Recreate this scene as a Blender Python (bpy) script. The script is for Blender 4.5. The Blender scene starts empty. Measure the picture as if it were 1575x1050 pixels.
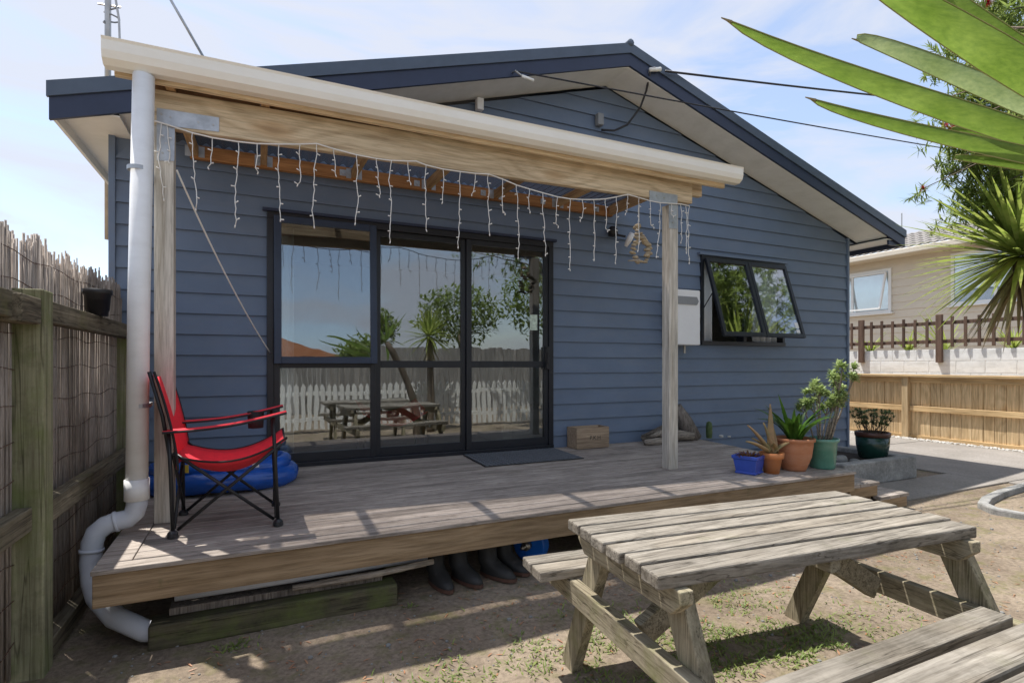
import bpy, math, random
from mathutils import Vector, Matrix, noise as mnoise
R = math.radians
random.seed(7)
sc = bpy.context.scene
col = sc.collection
# ------------------------------------------------------------------ camera
F, CU, CV, CH, YAW = 833.0, 787.5, 560.0, 1.27, R(25)
S, C = math.sin(YAW), math.cos(YAW)
cam_d = bpy.data.cameras.new('camera')
cam = bpy.data.objects.new('camera', cam_d); col.objects.link(cam)
cam.location = (0, 0, CH); cam.rotation_euler = (R(90), 0, -YAW)
cam_d.sensor_width = 36; cam_d.lens = F / 1575 * 36; cam_d.shift_y = (CV - 525) / 1575
cam_d.clip_start = .02; cam_d.clip_end = 2000
sc.camera = cam
# ------------------------------------------------------------------ sky and sun
LD = Vector((.21, -.34, -1.0)).normalized()          # direction the sunlight travels
sun_el = math.asin(-LD.z); sun_dir = -LD
w = bpy.data.worlds.new('World'); sc.world = w; w.use_nodes = True
nt = w.node_tree; N = nt.nodes; L = nt.links
for n in list(N): N.remove(n)
out = N.new('ShaderNodeOutputWorld'); bg = N.new('ShaderNodeBackground')
sky = N.new('ShaderNodeTexSky'); sky.sky_type = 'NISHITA'; sky.sun_disc = False
sky.sun_elevation = sun_el; sky.sun_rotation = math.atan2(sun_dir.x, sun_dir.y)
sky.air_density = 1.0; sky.dust_density = 1.0
tc = N.new('ShaderNodeTexCoord'); mp = N.new('ShaderNodeMapping'); mp.inputs['Scale'].default_value = (1.0, 1.6, 4.4)
mp.inputs['Rotation'].default_value = (.25, .1, .4)
n1 = N.new('ShaderNodeTexNoise'); n1.inputs['Scale'].default_value = 1.7; n1.inputs['Detail'].default_value = 7; n1.inputs['Roughness'].default_value = .55; n1.inputs['Distortion'].default_value = 1.1
rp = N.new('ShaderNodeValToRGB'); rp.color_ramp.elements[0].position = .40; rp.color_ramp.elements[1].position = .60
rp.color_ramp.elements[0].color = (.26, .26, .26, 1); rp.color_ramp.elements[1].color = (.92, .92, .92, 1)
mx = N.new('ShaderNodeMix'); mx.data_type = 'RGBA'; mx.inputs['B'].default_value = (3.15, 3.3, 3.75, 1)
L.new(tc.outputs['Generated'], mp.inputs['Vector']); L.new(mp.outputs[0], n1.inputs['Vector']); L.new(n1.outputs['Fac'], rp.inputs[0])
L.new(rp.outputs[0], mx.inputs['Factor']); L.new(sky.outputs[0], mx.inputs['A']); L.new(mx.outputs['Result'], bg.inputs['Color'])
bg.inputs['Strength'].default_value = .10
L.new(bg.outputs[0], out.inputs['Surface'])
sd = bpy.data.lights.new('sun', 'SUN'); sd.energy = 2.75; sd.angle = R(.53); sd.color = (1, .965, .91)
so = bpy.data.objects.new('sun', sd); col.objects.link(so); so.location = (-3, 12, 20)
so.rotation_euler = LD.to_track_quat('-Z', 'Y').to_euler()
sc.view_settings.view_transform = 'Standard'; sc.view_settings.look = 'None'; sc.view_settings.gamma = 1
sc.view_settings.exposure = 1.32

# ------------------------------------------------------------------ pixel -> place on a known plane
def on_y(u, v, y):
    X = (u - CU) / F; t = y / (C - X * S)
    return Vector((t * (S + X * C), y, CH + (CV - v) / F * t))
def on_z(u, v, z):
    X = (u - CU) / F; t = (CH - z) * F / (v - CV)
    return Vector((t * (S + X * C), t * (C - X * S), z))
def on_x(u, v, x):
    X = (u - CU) / F; t = x / (S + X * C)
    return Vector((x, t * (C - X * S), CH + (CV - v) / F * t))
def at_depth(u, v, t):
    X = (u - CU) / F
    return Vector((t * (S + X * C), t * (C - X * S), CH + (CV - v) / F * t))

# ------------------------------------------------------------------ materials
def newmat(name):
    m = bpy.data.materials.new(name); m.use_nodes = True
    b = m.node_tree.nodes['Principled BSDF']
    return m, m.node_tree.nodes, m.node_tree.links, b
def coords(N, L, scale, jitter=True):
    tc = N.new('ShaderNodeTexCoord'); mp = N.new('ShaderNodeMapping'); mp.inputs['Scale'].default_value = scale
    if jitter:
        oi = N.new('ShaderNodeObjectInfo'); mu = N.new('ShaderNodeMath'); mu.operation = 'MULTIPLY'; mu.inputs[1].default_value = 53
        ad = N.new('ShaderNodeVectorMath'); ad.operation = 'ADD'
        L.new(oi.outputs['Random'], mu.inputs[0]); L.new(tc.outputs['Object'], ad.inputs[0]); L.new(mu.outputs[0], ad.inputs[1])
        L.new(ad.outputs[0], mp.inputs['Vector'])
    else: L.new(tc.outputs['Object'], mp.inputs['Vector'])
    return mp.outputs[0]
def noise_n(N, L, vec, scale, detail=5, rough=.6, dist=0):
    n = N.new('ShaderNodeTexNoise'); n.inputs['Scale'].default_value = scale; n.inputs['Detail'].default_value = detail
    n.inputs['Roughness'].default_value = rough; n.inputs['Distortion'].default_value = dist
    L.new(vec, n.inputs['Vector']); return n.outputs['Fac']
def ramp(N, L, fac, stops):
    r = N.new('ShaderNodeValToRGB'); e = r.color_ramp.elements
    while len(e) < len(stops): e.new(.5)
    for i, (p, c) in enumerate(stops):
        e[i].position = p; e[i].color = (*c, 1) if len(c) == 3 else c
    L.new(fac, r.inputs[0]); return r.outputs[0]
def mixc(N, L, fac, a, b, mode='MIX'):
    m = N.new('ShaderNodeMix'); m.data_type = 'RGBA'; m.blend_type = mode
    for s, v in (('Factor', fac), ('A', a), ('B', b)):
        if isinstance(v, (int, float)): m.inputs[s].default_value = v
        elif isinstance(v, tuple): m.inputs[s].default_value = (*v, 1)
        else: L.new(v, m.inputs[s])
    return m.outputs['Result']
def bumpn(N, L, b, h, strength=.3, dist=.01):
    bp = N.new('ShaderNodeBump'); bp.inputs['Strength'].default_value = strength; bp.inputs['Distance'].default_value = dist
    L.new(h, bp.inputs['Height']); L.new(bp.outputs[0], b.inputs['Normal'])
MATS = {}
def wood(name, dark, light, axis, rough=.8, stain=None, knots=0, fine=22, tone=(.7, 1.15), bump=.35, crack=0):
    m, N, L, b = newmat(name)
    sc3 = [fine] * 3; sc3[axis] = fine * .045
    v = coords(N, L, tuple(sc3))
    g = noise_n(N, L, v, 1.6, 6, .65, .4)
    c = ramp(N, L, g, [(.28, dark), (.72, light)])
    s2 = [fine * 3.2] * 3; s2[axis] = fine * .16
    g2 = noise_n(N, L, coords(N, L, tuple(s2)), 1.5, 4, .7)
    c = mixc(N, L, 1.0, c, ramp(N, L, g2, [(.34, (.70, .68, .66)), (.56, (1.06,) * 3)]), 'MULTIPLY')
    if crack:
        s3 = [fine * .9] * 3; s3[axis] = fine * .03
        g3 = noise_n(N, L, coords(N, L, tuple(s3)), 1.3, 3, .6, .3)
        c = mixc(N, L, crack, c, ramp(N, L, g3, [(.455, (1, 1, 1)), (.48, (.22, .20, .18)), (.50, (1, 1, 1))]), 'MULTIPLY')
        g4 = noise_n(N, L, coords(N, L, (7, 7, 7)), 1.5, 6, .75)
        c = mixc(N, L, crack * .6, c, ramp(N, L, g4, [(.36, (.50, .50, .48)), (.52, (1, 1, 1))]), 'MULTIPLY')
    v2 = coords(N, L, tuple(2.2 if i != axis else .8 for i in range(3)))
    big = noise_n(N, L, v2, 1.5, 3)
    t = ramp(N, L, big, [(.3, (tone[0],) * 3), (.7, (tone[1],) * 3)])
    c = mixc(N, L, 1.0, c, t, 'MULTIPLY')
    oi = N.new('ShaderNodeObjectInfo')
    rt = ramp(N, L, oi.outputs['Random'], [(0, (.82,) * 3), (1, (1.12,) * 3)])
    c = mixc(N, L, 1.0, c, rt, 'MULTIPLY')
    if knots:
        oc = coords(N, L, (1, 1, 1)); sp = N.new('ShaderNodeSeparateXYZ'); L.new(oc, sp.inputs[0])
        wob = noise_n(N, L, coords(N, L, tuple(3.5 if i != axis else .9 for i in range(3))), 1.2, 2)
        kv = coords(N, L, tuple(3.2 if i != axis else 1.3 for i in range(3)))
        vo = N.new('ShaderNodeTexVoronoi'); vo.inputs['Scale'].default_value = knots; L.new(kv, vo.inputs['Vector'])
        k = ramp(N, L, vo.outputs['Distance'], [(.04, (.35, .24, .16)), (.10, (.8, .7, .6)), (.16, (1, 1, 1))])
        c = mixc(N, L, .85, c, k, 'MULTIPLY')
        def mth(op, a, b_):
            q = N.new('ShaderNodeMath'); q.operation = op
            for i_, v_ in enumerate((a, b_)):
                if isinstance(v_, (int, float)): q.inputs[i_].default_value = v_
                else: L.new(v_, q.inputs[i_])
            return q.outputs[0]
        acr = sp.outputs[2] if axis != 2 else mth('ADD', sp.outputs[0], sp.outputs[1])
        kd = mth('MULTIPLY', mth('MAXIMUM', mth('SUBTRACT', .42, vo.outputs['Distance']), 0.0), 34.0)
        ph = mth('ADD', mth('ADD', mth('MULTIPLY', acr, 70.0), mth('MULTIPLY', wob, 13.0)), kd)
        rg = ramp(N, L, mth('ADD', mth('MULTIPLY', mth('SINE', ph, 0.0), .5), .5), [(.0, (.72, .66, .58)), (.55, (1.04, 1.02, 1.0))])
        c = mixc(N, L, .5, c, rg, 'MULTIPLY')
    if stain:
        scol, lo, hi = stain
        v3 = coords(N, L, (3, 3, 3)); s = noise_n(N, L, v3, 1.3, 6, .7)
        f = ramp(N, L, s, [(lo, (0, 0, 0)), (hi, (1, 1, 1))])
        c = mixc(N, L, f, c, scol)
    L.new(c, b.inputs['Base Color']); b.inputs['Roughness'].default_value = rough
    b.inputs['Specular IOR Level'].default_value = .25
    bumpn(N, L, b, g, bump, .004)
    MATS[name] = m; return m
def paint(name, colr, rough=.5, var=.12, scale=6, spec=.4, dirt=None, metal=0):
    m, N, L, b = newmat(name)
    v = coords(N, L, (1, 1, 1)); n = noise_n(N, L, v, scale, 6, .65)
    c = ramp(N, L, n, [(.3, tuple(x * (1 - var) for x in colr)), (.7, tuple(min(1, x * (1 + var)) for x in colr))])
    if dirt:
        d = noise_n(N, L, coords(N, L, (1.5, 1.5, 5)), 2.2, 7, .7)
        f = ramp(N, L, d, [(.45, (0, 0, 0)), (.75, (dirt[1],) * 3)])
        c = mixc(N, L, f, c, dirt[0])
    L.new(c, b.inputs['Base Color']); b.inputs['Roughness'].default_value = rough; b.inputs['Specular IOR Level'].default_value = spec
    b.inputs['Metallic'].default_value = metal
    bumpn(N, L, b, noise_n(N, L, v, 60, 3), .06, .003)
    MATS[name] = m; return m
def leafm(name, c1, c2, trans=.45, rough=.45):
    m, N, L, b = newmat(name)
    v = coords(N, L, (1, 1, 1)); n = noise_n(N, L, v, 9, 3)
    c = ramp(N, L, n, [(.3, c1), (.7, c2)])
    L.new(c, b.inputs['Base Color']); b.inputs['Roughness'].default_value = rough; b.inputs['Specular IOR Level'].default_value = .35
    t = N.new('ShaderNodeBsdfTranslucent'); L.new(c, t.inputs['Color'])
    ms = N.new('ShaderNodeMixShader'); ms.inputs[0].default_value = trans
    o = [x for x in N if x.type == 'OUTPUT_MATERIAL'][0]
    L.new(b.outputs[0], ms.inputs[1]); L.new(t.outputs[0], ms.inputs[2]); L.new(ms.outputs[0], o.inputs['Surface'])
    MATS[name] = m; return m
def yleaf(name, c1, c2, trans):
    m = leafm(name, c1, c2, trans, .35); N, L = m.node_tree.nodes, m.node_tree.links
    b = N['Principled BSDF']; v = coords(N, L, (3, 3, 3)); f = noise_n(N, L, coords(N, L, (9, 120, 160)), 1.0, 3, .6)
    sp = noise_n(N, L, coords(N, L, (40, 40, 40)), 2.0, 4, .8)
    src = b.inputs['Base Color'].links[0].from_socket
    c = mixc(N, L, 1, src, ramp(N, L, f, [(.3, (.75, .8, .7)), (.7, (1.15, 1.12, 1.0))]), 'MULTIPLY')
    c = mixc(N, L, ramp(N, L, sp, [(.70, (0, 0, 0)), (.78, (.6, .6, .6))]), c, (.35, .33, .18))
    L.new(c, b.inputs['Base Color']); bumpn(N, L, b, f, .25, .003)
    for n in N:
        if n.type == 'BSDF_TRANSLUCENT': L.new(c, n.inputs['Color'])
def glassm(name, base=.14, tint=(.75, .8, .8)):
    m, N, L, b = newmat(name); N.remove(b)
    o = [x for x in N if x.type == 'OUTPUT_MATERIAL'][0]
    g = N.new('ShaderNodeNewGeometry'); d = N.new('ShaderNodeVectorMath'); d.operation = 'DOT_PRODUCT'
    L.new(g.outputs['Incoming'], d.inputs[0]); L.new(g.outputs['Normal'], d.inputs[1])
    a = N.new('ShaderNodeMath'); a.operation = 'ABSOLUTE'; L.new(d.outputs['Value'], a.inputs[0])
    s = N.new('ShaderNodeMath'); s.operation = 'SUBTRACT'; s.inputs[0].default_value = 1; L.new(a.outputs[0], s.inputs[1])
    p = N.new('ShaderNodeMath'); p.operation = 'POWER'; p.inputs[1].default_value = 5; L.new(s.outputs[0], p.inputs[0])
    q = N.new('ShaderNodeMath'); q.operation = 'MULTIPLY_ADD'; q.inputs[1].default_value = 1 - base; q.inputs[2].default_value = base; L.new(p.outputs[0], q.inputs[0])
    tr = N.new('ShaderNodeBsdfTransparent'); tr.inputs[0].default_value = (*tint, 1)
    bp = N.new('ShaderNodeBump'); bp.inputs['Strength'].default_value = .25; bp.inputs['Distance'].default_value = .004; L.new(noise_n(N, L, coords(N, L, (1, 1, 1)), 2.2, 2), bp.inputs['Height'])
    gl = N.new('ShaderNodeBsdfGlossy'); gl.inputs['Roughness'].default_value = .0; gl.inputs['Color'].default_value = (.95, .97, 1, 1); L.new(bp.outputs[0], gl.inputs['Normal'])
    ms = N.new('ShaderNodeMixShader'); L.new(q.outputs[0], ms.inputs[0]); L.new(tr.outputs[0], ms.inputs[1]); L.new(gl.outputs[0], ms.inputs[2])
    L.new(ms.outputs[0], o.inputs['Surface']); MATS[name] = m; return m
def sheetm(name):
    m, N, L, b = newmat(name); N.remove(b)
    o = [x for x in N if x.type == 'OUTPUT_MATERIAL'][0]
    tr = N.new('ShaderNodeBsdfTransparent'); tr.inputs[0].default_value = (.58, .55, .53, 1)
    df = N.new('ShaderNodeBsdfTranslucent'); df.inputs[0].default_value = (.15, .13, .13, 1)
    gl = N.new('ShaderNodeBsdfGlossy'); gl.inputs['Roughness'].default_value = .15; gl.inputs[0].default_value = (.5, .5, .5, 1)
    m1 = N.new('ShaderNodeMixShader'); m1.inputs[0].default_value = .35; L.new(tr.outputs[0], m1.inputs[1]); L.new(df.outputs[0], m1.inputs[2])
    m2 = N.new('ShaderNodeMixShader'); m2.inputs[0].default_value = .1; L.new(m1.outputs[0], m2.inputs[1]); L.new(gl.outputs[0], m2.inputs[2])
    L.new(m2.outputs[0], o.inputs['Surface']); MATS[name] = m; return m

wood('deck_wood', (.28, .24, .205), (.55, .48, .42), 0, fine=26, crack=0.55)
wood('beam_pine', (.62, .47, .30), (.86, .73, .52), 0, knots=.75, fine=18, rough=.7, tone=(.85, 1.1))
wood('fascia_pine', (.27, .185, .105), (.50, .37, .23), 0, knots=.7, fine=16, stain=((.10, .11, .04), .62, .8))
wood('rafter_pine', (.36, .21, .10), (.62, .42, .22), 1, fine=18)
wood('rough_red', (.17, .09, .05), (.44, .26, .15), 0, fine=16, crack=.8)
wood('ledger_orange', (.36, .16, .06), (.58, .30, .12), 0, fine=18, rough=.6)
wood('post_wood', (.50, .47, .41), (.78, .74, .66), 2, fine=20, knots=.7)
wood('table_wood', (.19, .17, .14), (.39, .355, .30), 0, fine=26, stain=((.12, .12, .06), .58, .85), knots=.6, bump=.6, crack=0.8)
wood('table_side', (.22, .185, .12), (.48, .42, .30), 1, fine=24, stain=((.15, .16, .05), .52, .8), crack=0.8)
wood('table_leg', (.20, .17, .11), (.46, .40, .28), 2, fine=24, stain=((.15, .15, .05), .5, .8), crack=0.8)
wood('mossy_post', (.17, .165, .095), (.38, .365, .235), 2, fine=14, stain=((.17, .205, .065), .42, .75), crack=0.8)
wood('mossy_rail', (.12, .10, .07), (.30, .26, .18), 1, fine=18, stain=((.15, .15, .06), .56, .8), crack=0.8)
wood('mossy_sleeper', (.07, .062, .04), (.17, .15, .09), 0, fine=16, stain=((.11, .135, .035), .46, .72), crack=0.8)
wood('paling', (.52, .36, .19), (.76, .59, .36), 2, fine=14, knots=.8, tone=(.88, 1.08), rough=.75)
wood('paling_rail', (.52, .33, .15), (.76, .56, .31), 1, fine=14)
wood('picket_brown', (.10, .062, .045), (.22, .14, .10), 2, fine=18)
wood('grey_paling', (.20, .185, .165), (.38, .36, .33), 2, fine=18)
wood('driftwood', (.22, .185, .15), (.52, .45, .37), 0, fine=30, bump=.8, crack=0.8)
wood('driftwood_dark', (.12, .10, .085), (.30, .26, .22), 2, fine=30, bump=.8, crack=0.8)
wood('crate_wood', (.30, .21, .135), (.52, .40, .28), 0, fine=22, stain=((.16, .11, .07), .62, .85))
wood('reed', (.27, .225, .19), (.60, .52, .45), 2, fine=60, tone=(.65, 1.2), bump=.2)
wood('trunk_bark', (.10, .075, .05), (.24, .19, .14), 2, fine=18, bump=.9)
paint('blue_siding', (.140, .186, .265), .55, .09, 2.2, .35, dirt=((.19, .215, .25), .4))
paint('navy', (.026, .036, .072), .4, .1)
paint('navy_flashing', (.075, .10, .14), .38, .12)
paint('soffit_white', (.90, .89, .84), .7, .04, dirt=((.60, .58, .48), .3))
paint('gutter_cream', (.88, .85, .77), .3, .02, dirt=((.66, .56, .38), .2))
paint('pvc_white', (.84, .84, .83), .35, .04, dirt=((.45, .42, .36), .2))
paint('pvc_grey', (.55, .57, .61), .4, .06)
paint('joinery', (.016, .018, .024), .35, .15)
paint('joinery_blue', (.028, .042, .075), .35, .15)
paint('galv', (.42, .44, .46), .42, .22, 14, .5, metal=.6)
paint('steel', (.45, .42, .38), .35, .2, metal=.9)
paint('white_plastic', (.80, .80, .80), .4, .03)
paint('grey_plastic', (.25, .26, .27), .5, .1)
paint('black_plastic', (.02, .02, .022), .4, .2)
paint('black_rubber', (.028, .027, .026), .6, .25)
paint('brown_rubber', (.10, .05, .035), .6, .25)
paint('string_white', (.80, .78, .74), .5, .03)
paint('red_fabric', (.80, .035, .055), .75, .10, 30)
paint('black_fabric', (.02, .02, .022), .85, .2, 30)
paint('chair_steel', (.018, .018, .02), .4, .2)
paint('pool_blue', (.012, .09, .42), .22, .25, 5, .6)
paint('pool_patch', (.75, .55, .08), .3, .2)
paint('terracotta', (.46, .185, .085), .8, .12, 8, dirt=((.60, .42, .32), .35))
paint('terracotta_bright', (.55, .19, .055), .75, .16, 8, dirt=((.60, .36, .22), .5))
paint('blue_glaze', (.045, .10, .48), .25, .12, 8, .6)
paint('green_glaze', (.10, .27, .20), .25, .18, 10, .6, dirt=((.30, .42, .36), .4))
paint('dark_green_glaze', (.012, .045, .035), .2, .2, 8, .6)
paint('rim_brown', (.075, .03, .02), .3, .15)
paint('soil', (.035, .025, .018), .95, .4, 30)
paint('stone_grey', (.22, .22, .21), .85, .25, 10)
paint('stone_pale', (.55, .53, .49), .85, .15, 10)
paint('shell', (.42, .34, .23), .7, .35, 40)
paint('blue_disc', (.01, .12, .50), .35, .12)
paint('mat_grey', (.13, .14, .155), .95, .25, 40)
paint('white_block', (.86, .86, .84), .8, .08, 12, dirt=((.42, .40, .34), .5))
paint('beige_board', (.64, .57, .46), .6, .04, 3)
paint('white_trim', (.80, .80, .77), .5, .03)
paint('roof_tile', (.27, .25, .23), .85, .3, 16)
paint('curtain', (.85, .86, .87), .9, .05)
paint('room_wall', (.62, .59, .54), .9, .05)
paint('room_floor', (.14, .10, .07), .5, .2)
paint('armchair_beige', (.48, .42, .35), .9, .1)
paint('picture_print', (.55, .54, .50), .6, .3, 12)
paint('white_picket', (.78, .77, .72), .6, .06)
paint('cable_black', (.03, .03, .035), .5, .1)
paint('flower_red', (.55, .03, .04), .7, .3)
paint('sticker', (.55, .66, .55), .5, .3, 40)
paint('ink', (.03, .028, .026), .8, .1)
yleaf('yucca_leaf', (.12, .20, .028), (.20, .29, .06), .55)
yleaf('yucca_pale', (.26, .34, .14), (.40, .48, .26), .4)
leafm('yucca_far', (.19, .28, .04), (.42, .46, .12), .55)
leafm('leaf_margin', (.30, .30, .10), (.42, .40, .16), .3)
leafm('dead_leaf', (.22, .17, .08), (.40, .33, .18), .3)
leafm('tree_leaf', (.11, .17, .03), (.32, .39, .11), .55)
leafm('strap_leaf', (.035, .10, .012), (.10, .20, .03), .35)
leafm('jade_leaf', (.26, .36, .11), (.46, .54, .24), .3)
leafm('shrub_leaf', (.08, .13, .045), (.20, .26, .11), .3)
leafm('aloe_leaf', (.24, .24, .11), (.48, .29, .15), .2)
leafm('succulent_brown', (.14, .06, .03), (.26, .13, .06), .2)
leafm('grass_blade', (.11, .18, .03), (.27, .32, .09), .3)
leafm('litter', (.28, .10, .05), (.45, .27, .15), .1)
glassm('glass', .17); glassm('glass_window', .26, (.85, .88, .88)); sheetm('roof_sheet')

def ground_mat():
    m, N, L, b = newmat('dirt')
    v = coords(N, L, (1, 1, 1), False)
    a = noise_n(N, L, v, 1.1, 8, .62); f = noise_n(N, L, v, 38, 6, .7); h = noise_n(N, L, v, 7, 6, .65)
    c = ramp(N, L, a, [(.32, (.17, .13, .095)), (.52, (.27, .215, .16)), (.72, (.37, .30, .225))])
    t = ramp(N, L, f, [(.32, (.62,) * 3), (.6, (1.1,) * 3)])
    c = mixc(N, L, 1, c, t, 'MULTIPLY')
    g = ramp(N, L, h, [(.50, (0, 0, 0)), (.68, (.6, .6, .6))])
    c = mixc(N, L, g, c, (.16, .155, .06))
    L.new(c, b.inputs['Base Color']); b.inputs['Roughness'].default_value = .95; b.inputs['Specular IOR Level'].default_value = .1
    ad = N.new('ShaderNodeMath'); ad.operation = 'ADD'; L.new(f, ad.inputs[0]); L.new(h, ad.inputs[1])
    bumpn(N, L, b, ad.outputs[0], .7, .02); MATS['dirt'] = m
def concrete_mat(name, c0, c1, sc_=1.5):
    m, N, L, b = newmat(name)
    v = coords(N, L, (1, 1, 1), False); a = noise_n(N, L, v, sc_, 8, .65); f = noise_n(N, L, v, 45, 5, .7)
    c = ramp(N, L, a, [(.3, c0), (.7, c1)]); t = ramp(N, L, f, [(.3, (.72,) * 3), (.65, (1.08,) * 3)])
    c = mixc(N, L, 1, c, t, 'MULTIPLY'); L.new(c, b.inputs['Base Color']); b.inputs['Roughness'].default_value = .9
    b.inputs['Specular IOR Level'].default_value = .15
    bumpn(N, L, b, f, .5, .008); MATS[name] = m
ground_mat(); concrete_mat('concrete', (.23, .21, .185), (.33, .30, .27)); concrete_mat('old_concrete', (.20, .20, .19), (.44, .43, .41), 5)

# ------------------------------------------------------------------ mesh builder
WOFF = {}
class MB:
    def __init__(s): s.v = []; s.f = []
    def quad(s, *p):
        i = len(s.v); s.v += [tuple(q) for q in p]; s.f.append(tuple(range(i, i + len(p))))
    def box(s, a, b):
        x0, y0, z0 = a; x1, y1, z1 = b; i = len(s.v)
        s.v += [(x0, y0, z0), (x1, y0, z0), (x1, y1, z0), (x0, y1, z0), (x0, y0, z1), (x1, y0, z1), (x1, y1, z1), (x0, y1, z1)]
        s.f += [tuple(i + k for k in q) for q in ((3, 2, 1, 0), (4, 5, 6, 7), (0, 1, 5, 4), (1, 2, 6, 5), (2, 3, 7, 6), (3, 0, 4, 7))]
        return s
    def bar(s, p, q, wd, ht, up=(0, 0, 1)):           # rectangular bar from p to q
        p = Vector(p); q = Vector(q); d = (q - p).normalized(); u = Vector(up); sd_ = d.cross(u).normalized(); u = sd_.cross(d).normalized()
        i = len(s.v)
        for e in (p, q):
            for a, b in ((-1, -1), (1, -1), (1, 1), (-1, 1)): s.v.append(tuple(e + sd_ * (a * wd / 2) + u * (b * ht / 2)))
        s.f += [tuple(i + k for k in f) for f in ((0, 1, 2, 3), (7, 6, 5, 4), (0, 4, 5, 1), (1, 5, 6, 2), (2, 6, 7, 3), (3, 7, 4, 0))]
        return s
    def tube(s, pts, r, n=8, cap=True):
        pts = [Vector(p) for p in pts]; rs = r if isinstance(r, (list, tuple)) else [r] * len(pts); i0 = len(s.v)
        d0 = (pts[1] - pts[0]).normalized(); a = d0.orthogonal().normalized()
        for k, p in enumerate(pts):
            if k == 0: d = d0
            elif k == len(pts) - 1: d = (pts[k] - pts[k - 1]).normalized()
            else: d = (pts[k + 1] - pts[k - 1]).normalized()
            a = (a - d * a.dot(d)); a = a.normalized() if a.length > 1e-6 else d.orthogonal().normalized(); b = d.cross(a)
            for j in range(n):
                t = 2 * math.pi * j / n; s.v.append(tuple(p + (a * math.cos(t) + b * math.sin(t)) * rs[k]))
        for k in range(len(pts) - 1):
            for j in range(n):
                s.f.append((i0 + k * n + j, i0 + k * n + (j + 1) % n, i0 + (k + 1) * n + (j + 1) % n, i0 + (k + 1) * n + j))
        if cap: s.f.append(tuple(i0 + j for j in reversed(range(n)))); s.f.append(tuple(i0 + (len(pts) - 1) * n + j for j in range(n)))
        return s
    def lathe(s, prof, c, n=28, sx=1, sy=1):
        i0 = len(s.v)
        for r, z in prof:
            for j in range(n):
                t = 2 * math.pi * j / n; s.v.append((c[0] + r * math.cos(t) * sx, c[1] + r * math.sin(t) * sy, c[2] + z))
        for k in range(len(prof) - 1):
            for j in range(n): s.f.append((i0 + k * n + j, i0 + k * n + (j + 1) % n, i0 + (k + 1) * n + (j + 1) % n, i0 + (k + 1) * n + j))
        return s
    def prism(s, poly, y0, y1, axis=1):                # polygon of (a, b) extruded along an axis
        i = len(s.v); n = len(poly)
        for yy in (y0, y1):
            for a, b in poly: s.v.append((a, yy, b) if axis == 1 else ((yy, a, b) if axis == 0 else (a, b, yy)))
        s.f.append(tuple(i + k for k in range(n))); s.f.append(tuple(i + n + k for k in reversed(range(n))))
        for k in range(n): s.f.append((i + (k + 1) % n, i + k, i + n + k, i + n + (k + 1) % n))
        return s
    def grid(s, fn, nu, nv):
        i0 = len(s.v)
        for a in range(nu + 1):
            for b in range(nv + 1): s.v.append(tuple(fn(a / nu, b / nv)))
        for a in range(nu):
            for b in range(nv):
                k = i0 + a * (nv + 1) + b; s.f.append((k, k + nv + 1, k + nv + 2, k + 1))
        return s
    def blade(s, base, direc, length, width, droop=.3, fold=.25, n=7, twist=0.0, peak=.35):
        d = Vector(direc).normalized(); p = Vector(base); side = d.cross(Vector((0, 0, 1)))
        side = side.normalized() if side.length > .05 else Vector((1, 0, 0))
        if twist: side = Matrix.Rotation(twist, 3, d) @ side
        i0 = len(s.v); st = length / n
        for k in range(n + 1):
            t = k / n; wv = width * (min(1, (.55 + t / peak * .45)) if t < peak else (1 - ((t - peak) / (1 - peak)) ** 1.8)) / 2 + .0008
            up = side.cross(d).normalized()
            s.v += [tuple(p - side * wv + up * wv * fold), tuple(p), tuple(p + side * wv + up * wv * fold)]
            p = p + d * st; d = (d + Vector((0, 0, -droop / n))).normalized(); side = (side - d * side.dot(d)).normalized()
        for k in range(n):
            a = i0 + 3 * k; s.f += [(a, a + 1, a + 4, a + 3), (a + 1, a + 2, a + 5, a + 4)]
        return s
    def build(s, name, mat, parent=None, smooth=False, bevel=0, solid=0, origin=None, seg=2):
        xs = [p[0] for p in s.v]; ys = [p[1] for p in s.v]; zs = [p[2] for p in s.v]
        o = Vector(origin) if origin else Vector(((min(xs) + max(xs)) / 2, (min(ys) + max(ys)) / 2, min(zs)))
        me = bpy.data.meshes.new(name); me.from_pydata([tuple(Vector(p) - o) for p in s.v], [], s.f); me.update()
        me.materials.append(MATS[mat])
        if smooth: me.polygons.foreach_set('use_smooth', [True] * len(me.polygons))
        ob = bpy.data.objects.new(name, me); col.objects.link(ob)
        ob.parent = parent; ob.location = o - (WOFF[parent] if parent else Vector()); WOFF[ob] = o
        if solid:
            md = ob.modifiers.new('solid', 'SOLIDIFY'); md.thickness = solid; md.offset = 0
        if bevel:
            md = ob.modifiers.new('bevel', 'BEVEL'); md.width = bevel; md.segments = seg; md.limit_method = 'ANGLE'
        return ob
def tag(o, label, cat, group=None):
    o['label'] = label; o['category'] = cat
    if group: o['group'] = group
    return o
def thing(name, label, cat, loc, group=None):
    o = bpy.data.objects.new(name, None); col.objects.link(o); o.location = loc; o.empty_display_size = .1
    WOFF[o] = Vector(loc); return tag(o, label, cat, group)
def struct(o): o['kind'] = 'structure'; return o
def stuff(o): o['kind'] = 'stuff'; return o
def piece(mesh_ob, loc, parent):                      # another copy of an alike piece, sharing its mesh
    c = mesh_ob.copy(); col.objects.link(c); c.parent = parent; c.location = Vector(loc) - WOFF[parent]; WOFF[c] = Vector(loc); return c
def boxpart(name, mat, parent, a, b, bevel=.003): return MB().box(a, b).build(name, mat, parent, bevel=bevel)
rnd = random.uniform

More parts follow.
